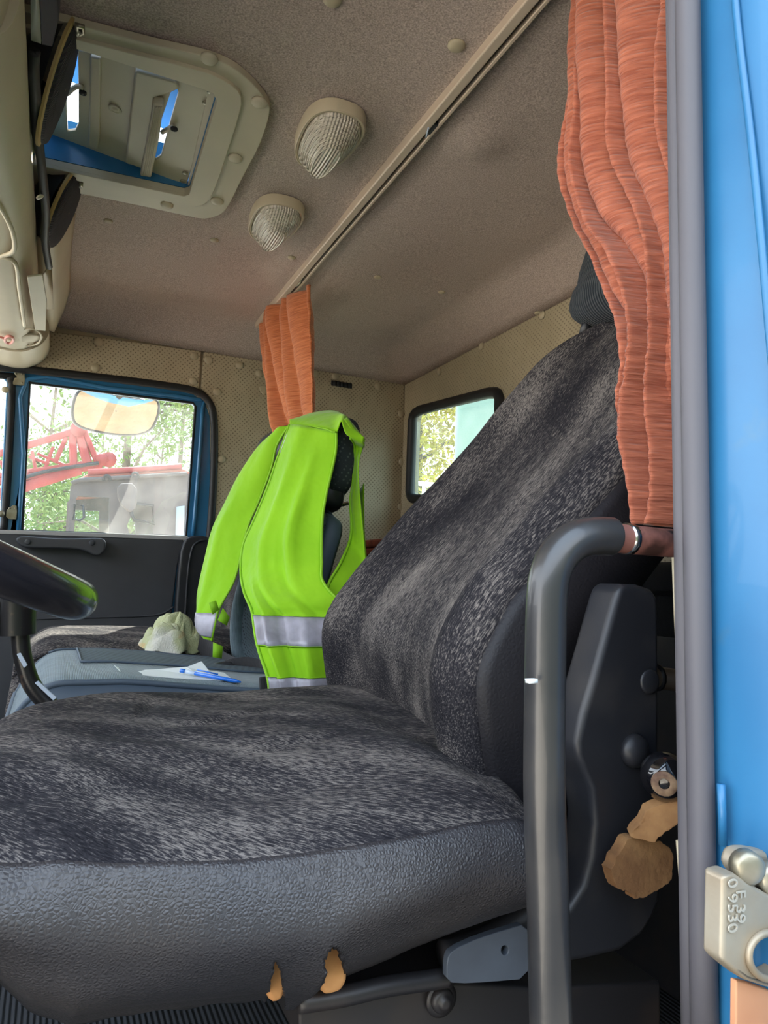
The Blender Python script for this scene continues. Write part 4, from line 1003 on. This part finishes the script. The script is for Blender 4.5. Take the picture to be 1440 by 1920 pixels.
link('pen_cap', *tube([pl_(0), pl_(.08)], .0033, 12), penblue, pn)
link('barrel', *tube([pl_(.08), pl_(.30)], .0031, 12), penclear, pn)
link('pen_grip', *tube([pl_(.24), pl_(.9), pl_(1.0)], [.0034, .0031, .001], 12), penblue, pn)
link('pen_clip', *tube([pl_(.27)+Vector((0, 0, .006)), pl_(.62)+Vector((0, 0, .005))], .0012, 6), penblue, pn)
sb = thing('seat_belt', P(430, 1240, Y=1.35), 'black seat belt strap and buckle lying between the seats', 'seat belt')
def ribbon(l, w, z=0):
    c_ = crom([P(x, y, Y=d) for x, y, d in l], 6); r_ = []
    for i, p in enumerate(c_):
        r_.append([p+Vector((0, 0, w/2)), p+Vector((.004, .004, 0)), p-Vector((0, 0, w/2))])
    return grid(r_)
link('strap', *ribbon([(372, 1195, 1.52), (385, 1212, 1.50), (402, 1232, 1.46), (425, 1250, 1.42), (450, 1262, 1.35)], .05), beltm, sb, solid=.002)
link('strap', *ribbon([(405, 1265, 1.34), (430, 1254, 1.33), (460, 1250, 1.32), (490, 1256, 1.30), (510, 1268, 1.26)], .035), beltm, sb, solid=.002)
link('buckle', *plate(chaikin(pts([(395, 1246), (432, 1240), (444, 1250), (440, 1262), (404, 1268), (398, 1260)], Y=1.32), 1), (0, .014, 0)), blackplastic, sb, bevel=.002)
link('buckle_tongue', *tube(pts([(396, 1250), (402, 1262)], Y=1.315), .0016, 6), chrome, sb)
link('strap_end', *plate(pts([(487, 1270), (504, 1268), (507, 1300), (488, 1300)], Y=1.085), (0, .006, 0)), beltm, sb, bevel=.002)

# ================================================================ STEERING WHEEL AND LEVER
sw = thing('steering_wheel', (-.16, .72, .02), 'black steering wheel rim, only its rear edge in view', 'steering wheel')
t_a = .42; R_ = .235
ux = Vector((math.cos(t_a), 0, -math.sin(t_a))); uy = Vector((0, 1, 0)); un = ux.cross(uy)
wc = Vector((.022, .735, -.026))-ux*R_
ringw = [wc+ux*R_*math.cos(a)+uy*R_*math.sin(a) for a in [2*PI*k_/72 for k_ in range(72)]]
link('rim', *tube(ringw, .0185, 16, closed=True), wheelm, sw)
for a in (2.3, -2.3, PI):
    link('spoke', *tube([wc-un*.03, wc+(ux*math.cos(a)+uy*math.sin(a))*R_*.5-un*.015, wc+(ux*math.cos(a)+uy*math.sin(a))*R_], [.02, .014, .012], 10, flat=(.5, 1.2)), wheelm, sw)
link('hub', *lathe([(.06, -.02), (.07, 0), (.055, .02), (.03, .025)], wc-un*.03, un, 24), blackplastic, sw)
gl = thing('gear_lever', P(40, 1250, Y=.97), 'bent black lever with a sleeve and pale tape strips beside the driver cushion', 'lever')
YG = .985
link('lever_sleeve', *tube(pts([(33, 1120), (33, 1190)], Y=YG), .0205, 20), leverblack, gl, autos=True)
link('side_sleeve', *tube(pts([(-8, 1128), (-8, 1186)], Y=YG), .010, 14), leverblack, gl)
link('lever_rod', *tube(crom(pts([(38, 1185), (40, 1215), (46, 1245), (58, 1280), (78, 1308), (104, 1330), (140, 1352)], Y=YG), 5), .0105, 14), leverblack, gl)
for q in ([(31, 1227), (39, 1224), (52, 1247), (45, 1253)], [(65, 1281), (72, 1277), (106, 1308), (100, 1314)]):
    link('tape_strip', *plate(pts(q, Y=YG-.013), (0, .006, 0)), whitestrip, gl, bevel=.0008)

# ================================================================ OVERHEAD SHELF, SPEAKERS, BOX
oh = thing('overhead_shelf', (-.15, 1.3, .6), 'beige moulded overhead shelf above the windscreen', 'shelf')
prof_ = [(-.46, .750), (-.46, .60), (-.30, .565), (-.14, .545), (-.105, .552), (-.085, .575), (-.078, .61), (-.080, .66), (-.10, .668), (-.20, .64), (-.38, .66), (-.40, .74)]
pr_ = chaikin([Vector((a, 0, b2)) for a, b2 in prof_], 1)
def extr(pr, y0, y1, n=2):
    rws = [[p+Vector((0, y0+(y1-y0)*i/n, 0)) for p in pr] for i in range(n+1)]
    V, Fc = grid(rws, cu=True); k_ = len(pr); Fc.append(tuple(range(k_))[::-1]); Fc.append(tuple(n*k_+q for q in range(k_))); return V, Fc
link('shelf_body', *extr(pr_, .82, 1.98), trimgrey, oh, autos=True)
pr2 = [Vector((p.x-.004, 0, p.z+.006)) for p in pr_]
link('shelf_front_body', *extr([Vector((p.x-.010, 0, p.z-.008)) for p in pr_], .36, .82), trimgrey, oh, autos=True)
# end pod with the round cup
link('end_pod', *extr(chaikin([Vector((a, 0, b2)) for a, b2 in ((-.30, .70), (-.30, .57), (-.20, .548), (-.12, .540), (-.075, .565), (-.055, .60), (-.06, .64), (-.10, .66))], 2), 1.98, YR-.005), trimgrey, oh, autos=True)
link('cup_ring', *tube([P(55+22*math.cos(a)+.5, 632+16*math.sin(a), Z=.556) for a in [2*PI*k_/24 for k_ in range(24)]], .0022, 8, closed=True), trimgrey, oh)
link('cup_disc', *lathe([(.030, 0), (.030, .003), (.026, .005)], P(55, 632, Z=.560), (0.25, 0, -1), 28), trimgrey, oh)
link('lid_panel', *plate([P(51, 516, Z=.550), P(80, 512, Z=.562), P(88, 560, Z=.562), P(86, 618, Z=.562), P(66, 616, Z=.552)], (0, 0, -.004)), trimgrey, oh, bevel=.0015)
link('pocket_edge', *tube(crom([P(-5, 378, Z=.548), P(22, 430, Z=.546), P(26, 470, Z=.546), P(0, 480, Z=.548)], 4), .004, 8), trimgrey, oh)
link('pocket_edge', *tube(crom([P(-5, 482, Z=.548), P(28, 492, Z=.546), P(36, 540, Z=.546), P(46, 610, Z=.547)], 4), .004, 8), trimgrey, oh)
link('screw', *lathe([(.006, 0), (.006, .002), (.003, .003)], P(74, 368, Z=.566), (0.6, 0, -.8), 10), steel, oh)
link('screw', *lathe([(.006, 0), (.006, .002), (.003, .003)], P(8, 669, Z=.553), (0, 0, -1), 10), blackmetal, oh)
# rear fascia between shelf and headliner
fa = thing('shelf_fascia', (-.03, 1.7, .7), 'beige side fascia with a cutout behind the lower speaker', 'panel')
q1 = [P(131, 430, Z=ZC-.004), P(133, 500, Z=ZC-.004), P(129, 548, Z=ZC-.006), P(103, 618, Z=.655), P(99, 600, Z=.640), P(95, 480, Z=.640), P(92, 440, Z=.66)]
rws = []
topc = [P(x, y, Z=ZC-.003) for x, y in ((141, 400), (133, 470), (131, 545))]; botc = [P(x, y, Z=.645) for x, y in ((94, 452), (98, 560), (101, 622))]
midc = [P(x, y, Z=.700) for x, y in ((124, 420), (124, 505), (118, 585))]
for a, b2, c in zip(crom(topc, 6), crom(midc, 6), crom(botc, 6)):
    rws.append([a, a.lerp(b2, .5), b2, b2.lerp(c, .5), c, c+Vector((-.03, 0, .004))])
link('fascia_skin', *grid(rws), trimgrey, fa, solid=.003)
link('fascia_bead', *tube(crom([P(x, y, Z=ZC-.02) for x, y in ((126, 440), (127, 500), (127, 542))], 5), .002, 6), trimgrey, fa)
link('cutout_panel', *plate([P(82, 515, Z=.612), P(97, 496, Z=.618), P(101, 580, Z=.618), P(86, 580, Z=.610)], (-.003, 0, 0)), vinyl_plain, fa)
pk = thing('pink_clip', P(20, 636, Z=.545), 'small pink plastic clip hanging under the end of the overhead shelf', 'clip')
link('clip_ring', *tube([P(17+8*math.cos(a), 637+7*math.sin(a), Z=.540) for a in [2*PI*k_/14 for k_ in range(14)]], .0032, 8, closed=True), pinkm, pk)
link('clip_tail', *tube([P(10, 635, Z=.540), P(-4, 631, Z=.540)], .003, 8), pinkm, pk)
def speaker(pa_, za, pb_, zb, wpx, dep, label):
    a = P(*pa_, Z=za); b2 = P(*pb_, Z=zb); c = (a+b2)/2; ax = (b2-a)/2; L_ = ax.length; axn = ax.normalized()
    view = c.normalized(); side = view.cross(axn).normalized()
    if side.x < 0: side = -side
    bv = (view*dep+side*wpx); bv = bv-axn*bv.dot(axn); hw = bv.length; bn = bv.normalized(); nn = axn.cross(bn)
    if nn.x < 0: nn = -nn
    t = thing('speaker', c, label, 'speaker')
    def el(s_, h_): return [c+axn*L_*s_*math.cos(q)+bn*hw*s_*math.sin(q)+nn*h_ for q in [2*PI*k_/36 for k_ in range(36)]]
    rws = [el(.94, .004), el(.90, .008), el(.6, .012), el(.02, .013)]
    link('grille', *grid(rws, cu=True), speakm, t)
    link('board', *grid([el(.94, .004), el(1.0, .002), el(1.0, -.002), el(.02, -.003)], cu=True), yellowedge, t, autos=True)
    link('basket', *grid([el(.9, -.008), el(.7, -.035), el(.4, -.05), el(.02, -.05)], cu=True), blackplastic, t)
    return t
speaker((136, 34), .742, (80, 268), .655, .011, .075, 'long dark ribbed speaker with yellowed board edge beside the roof hatch')
speaker((139, 318), .742, (97, 462), .650, .018, .075, 'oval dark ribbed speaker hanging below the blue hatch gap')
eb = thing('radio_box', P(85, 30, Z=.70), 'dark blue electronic box with a pale label strip in the overhead shelf', 'box')
bx = [P(70, -60, Z=.68), P(108, -60, Z=.70), P(110, 40, Z=.70), P(98, 90, Z=.69), P(78, 86, Z=.67)]
link('box_body', *plate(bx, (0, 0, .04)), mat('navy box plastic', (40, 48, 72), .4), eb, bevel=.003)
link('label_strip', *plate([P(57, -60, Z=.66), P(70, -60, Z=.67), P(77, 82, Z=.665), P(58, 76, Z=.655)], (0, 0, .004)), mat('pale label plastic', (150, 154, 146), .5), eb)
cb = thing('cable_bundle', P(72, 200, Z=.63), 'black cables running along the edge of the overhead shelf', 'cable')
for dx, r in ((0, .007), (6, .004)):
    link('cable', *tube(crom([P(64+dx, 96, Z=.655), P(62+dx, 130, Z=.65), P(66+dx, 190, Z=.645), P(70+dx, 260, Z=.64), P(80+dx*.6, 330, Z=.63), P(86+dx*.5, 400, Z=.625), P(84+dx*.5, 450, Z=.62), P(92, 500, Z=.615)], 5), r, 8), rubber, cb)

# ================================================================ OUTSIDE
# mirror above the far window
mi = thing('kerb_mirror', P(214, 772, Y=2.42), 'wide rounded kerb mirror outside the far door window', 'mirror')
mo = [(131, 770), (138, 745), (150, 738), (175, 741), (215, 750), (260, 757), (292, 757), (298, 768), (297, 785), (288, 805), (262, 812), (215, 810), (160, 800), (136, 790)]
YM = 2.42
mc = chaikin([P(x, y, Y=YM) for x, y in mo], 2)
tilt = lambda p: p+Vector((0, -(p.z-.50)*1.25, 0))
mc = [tilt(p) for p in mc]
link('mirror_housing', *plate(mc, (0, .035, .004)), blackplastic, mi, bevel=.008, seg=3)
cc = sum(mc, Vector())/len(mc)
gc = [cc+(p-cc)*.93+Vector((0, -.001, 0)) for p in mc]
rws = [[cc+(p-cc)*s_+Vector((0, -.006*(1-s_*s_)-.001, 0)) for p in gc] for s_ in (1, .75, .5, .25, .02)]
link('mirror_glass', *grid(rws, cu=True), mirrorm, mi)
link('mirror_bracket', *tube(crom([P(218, 752, Y=YM+.0), P(225, 738, Y=YM-.08), P(232, 712, Y=YR+.06)], 4), .012, 10), blackplastic, mi)
link('mirror_arm', *tube(crom([P(150, 740, Y=YM+.03), P(185, 736, Y=YM), P(240, 744, Y=YM), P(285, 756, Y=YM+.02)], 4), .006, 8), blackmetal, mi)
link('bracket_screw', *lathe([(.005, 0), (.005, .002)], P(218, 750, Y=YM-.013), (0, -1, 0), 10), chrome, mi)

# neighbouring truck
yt = 7.0
def Q(x, y, d=0): return P(x, y, Y=yt+d)
tk = thing('parked_truck', Vector((.3, yt, -1.75)), 'dusty grey truck cab with orange red roof seen through the far window', 'truck')
bodyp = [Q(132, 912), Q(148, 898), Q(340, 884), Q(357, 890), Q(357, 1120), Q(120, 1120)]
op1 = [Q(143, 935), Q(146, 930), Q(205, 933), Q(204, 1010), Q(138, 1010)]
op2 = [Q(248, 944), Q(286, 948), Q(288, 1030), Q(252, 1030), Q(238, 985), Q(246, 968)]
link('cab_side', *plate(bodyp, (0, .06, 0), [op1, op2]), cabgrey, tk, smooth=False)
link('cab_rear', *plate([p+Vector((0, 1.6, 0)) for p in bodyp], (0, .06, 0), [[p+Vector((0, 1.6, 0)) for p in op1], [p+Vector((0, 1.6, 0)) for p in op2]]), cabgrey, tk, smooth=False)
rf = [Q(140, 902), Q(165, 888), Q(340, 876), Q(357, 884), Q(357, 893), Q(148, 908)]
link('cab_roof', *plate(rf, (0, 1.66, 0)), orangem, tk, bevel=.04)
link('roof_edge', *tube([Q(165, 886), Q(250, 881), Q(340, 874)], .03, 8), redm, tk)
link('roof_gutter', *tube([Q(134, 906, -.03), Q(150, 900, -.03), Q(350, 888, -.03)], .02, 8), cabgrey, tk)
for q in ((197, 895), (250, 890)):
    link('grab_hoop', *tube(crom([Q(q[0]-3, q[1]+6, -.05), Q(q[0], q[1]-3, -.06), Q(q[0]+8, q[1]-2, -.06), Q(q[0]+9, q[1]+6, -.05)], 3), .012, 6), blackmetal, tk)
link('front_panel_strip', *plate([Q(331, 950, -.02), Q(346, 948, -.02), Q(343, 1100, -.02), Q(327, 1100, -.02)], (0, .03, 0)), mat('pale blue white panel', (150, 160, 166), .4), tk)
link('wing_mirror', *plate(chaikin([Q(220, 906, -.3), Q(256, 906, -.3), Q(258, 950, -.3), Q(244, 962, -.3), Q(222, 940, -.3)], 1), (0, .08, 0)), cabgrey, tk, bevel=.01)
link('window_frame', *tube([Q(248, 944, -.02), Q(286, 948, -.02), Q(288, 982, -.02), Q(252, 975, -.02), Q(246, 962, -.02)], .018, 6, closed=True), blackmetal, tk)
link('window_frame', *tube([Q(140, 946, -.02), Q(156, 948, -.02), Q(158, 970, -.02), Q(150, 976, -.02), Q(138, 974, -.02)], .012, 6, closed=True), blackmetal, tk)
link('pane', *plate(op1, (0, .01, 0)), glass, tk, smooth=False); link('pane', *plate(op2, (0, .01, 0)), glass, tk, smooth=False)

# red lattice crane boom
yc = 10.5
def K(x, y, d=0): return P(x, y, Y=yc+d)
cn = thing('crane', Vector((-1.5, yc, -1.75)), 'faded red lattice crane boom behind the parked truck', 'crane')
def bar(name, a, b2, r, m=redm, d=0): link(name, *tube([K(*a, d), K(*b2, d)], r, 8, flat=(1, .8)), m, cn, autos=True)
bar('boom_chord', (-60, 868), (143, 808), .048); bar('boom_chord', (-60, 900), (160, 868), .03)
bar('boom_chord', (-60, 945), (150, 880), .075); bar('boom_chord', (-60, 912), (190, 872), .05)
bar('boom_strut', (136, 812), (138, 872), .05); bar('boom_strut', (148, 812), (164, 868), .062); bar('boom_strut', (158, 808), (182, 866), .04)
bar('boom_strut', (124, 820), (103, 868), .03); bar('boom_strut', (54, 856), (92, 870), .022); bar('boom_strut', (70, 850), (130, 876), .022)
bar('boom_strut', (60, 846), (70, 896), .022); bar('boom_strut', (100, 838), (84, 880), .022); bar('boom_strut', (20, 860), (34, 900), .022); bar('boom_strut', (0, 864), (22, 904), .022)
link('sheave', *lathe([(.10, -.06), (.10, .06)], K(204, 862), (0, 1, 0), 16), redm, cn)
link('sheave_arm', *tube([K(182, 866), K(200, 858)], .09, 8), redm, cn)
link('boom_head', *lathe([(.10, -.08), (.10, .08)], K(146, 806), (0, 1, 0), 14), redm, cn)
link('hose', *tube(crom([K(20, 905, -.1), K(70, 888, -.1), K(120, 878, -.1), K(185, 868, -.1)], 5), .025, 6), blackmetal, cn)
link('crane_mast', *tube([K(-60, 920), K(-62, 1300)], .2, 10), redm, cn)

# trees
def tree(base, h, rad, n, mleaf, label, ls=.10, dens_c=None, trunk=.12, group=None, seed=1, crown0=.25):
    rn = random.Random(seed); t = thing('tree', base, label, 'tree', group)
    b = Vector(base)
    tp = crom([b, b+Vector((rn.uniform(-.2, .2), rn.uniform(-.2, .2), h*.4)), b+Vector((rn.uniform(-.4, .4), rn.uniform(-.3, .3), h*.95))], 4)
    link('trunk', *tube(tp, [trunk*(1-.8*i/(len(tp)-1)) for i in range(len(tp))], 8), barkm, t)
    br_ = []
    cl = []
    for i in range(26):
        f_ = rn.uniform(crown0, .95); s_ = tp[min(len(tp)-1, int(f_*(len(tp)-1)))]
        a = rn.uniform(0, 2*PI); L_ = rad*rn.uniform(.5, 1)*(1.15-f_*.6)
        e = s_+Vector((math.cos(a)*L_, math.sin(a)*L_, L_*rn.uniform(.1, .7)))
        m_ = s_.lerp(e, .5)+Vector((0, 0, .15*L_))
        br_.append(tube([s_, m_, e], [trunk*.35, trunk*.2, trunk*.07], 5)); cl += [m_, e, e]
    link('branches', *join(*br_), barkm, t, kind='stuff')
    V, Fc = [], []
    for i in range(n):
        c = cl[rn.randrange(len(cl))]; g = Vector([max(-.6, min(.6, rn.gauss(0, .33))) for _ in range(3)])*rad*.55
        p = c+g; u = Vector((rn.uniform(-1, 1), rn.uniform(-1, 1), rn.uniform(-1, 1))).normalized(); w = u.orthogonal().normalized()
        k_ = len(V); s_ = ls*rn.uniform(.6, 1.3)
        V += [p-u*s_, p+w*s_*.5, p+u*s_, p-w*s_*.5+u.cross(w)*s_*.2]; Fc.append((k_, k_+1, k_+2, k_+3))
    me = bpy.data.meshes.new('foliage'); me.from_pydata([tuple(v-b) for v in V], [], Fc); me.materials.append(mleaf)
    o = bpy.data.objects.new('foliage', me); COL.objects.link(o); o.parent = t; o['kind'] = 'stuff'
    return t
TL = [(240, 13, 8.0, 2.2, 'slim green tree with a straight trunk behind the truck roof, seen below the kerb mirror', .10), (335, 19.5, 9.0, 2.2, 'green tree filling the upper corner of the far window beside its blue stile', .10),
      (60, 17, 4.6, 2.0, 'low green bushy tree behind the red boom in the far window', .10), (128, 23, 4.6, 2.0, 'low green tree between the red boom and the truck cab', .10), (292, 34, 10, 2.8, 'tall pale green tree between two others behind the truck', .10), (196, 28, 7.5, 2.4, 'green tree rising behind the top of the red boom', .10)]
for i, (px_, dd, h, rd, lb, ls) in enumerate(TL):
    b = P(px_, 1000, Y=dd); b.z = -1.75
    tree(b, h, rd, 11000 if h > 5 else 9000, leafm, lb, .055, seed=i+3)
b = P(84, 1000, Y=36); b.z = -1.75
tree(b, 15, 4.5, 260, leafm, 'nearly bare tree with thin branches against the white sky', .06, seed=21, trunk=.16, crown0=.45)
b = P(800, 900, X=5.2); b.z = -1.75; tree(b, 5.2, 2.4, 30000, leafy, 'yellow leaved tree seen through the rear window', .05, seed=31, crown0=.15)
# tank body behind the cab
tkb = thing('tank_body', (2.6, 2.7, -1.0), 'pale grey green vertical tank behind the rear window', 'tank')
tcen = Vector((2.45, 2.72, 0))
ca = P(862, 800, X=2.3); cb2 = P(960, 800, X=2.3)
tq = P(852, 800, X=2.45); tu = Vector((tq.y, -tq.x, 0)).normalized(); tx = Vector((tq.x, tq.y, 0))+tu*.645
link('tank_shell', *lathe([(.62, -1.2), (.64, -1.1), (.64, 1.35), (.60, 1.45), (.3, 1.55), (.02, 1.57)], Vector((tx.x, tx.y, 0)), (0, 0, 1), 48), tankm, tkb)
link('tank_hoop', *tube([Vector((tx.x+.645*math.cos(a), tx.y+.645*math.sin(a), .30)) for a in [2*PI*k_/40 for k_ in range(40)]], .012, 6, closed=True), steel, tkb)
link('tank_leg', *box((tx.x, tx.y, -1.45), (.4, .4, .6)), blackmetal, tkb)
rl = thing('white_railing', P(795, 915, X=3.0), 'white rail seen low in the rear window below the yellow tree', 'railing')
link('top_rail', *tube([P(770, 905, X=3.0), P(845, 912, X=3.0)], .02, 8), paper, rl)
pz_ = P(795, 905, X=3.0)
link('post', *tube([pz_, Vector((pz_.x, pz_.y, -1.75))], .016, 8), paper, rl)

for o in S.objects:
    if o.parent is None and 'category' in o.keys():
        n_ = o.name.split('.')[0]
        g = {'cab_curtain': 'curtains hung from the ceiling rail', 'speaker': 'ribbed speakers beside the overhead shelf', 'window_catch': 'catches on the far window divider', 'tree': 'trees outside the cab windows'}.get(n_)
        if g: o['group'] = g
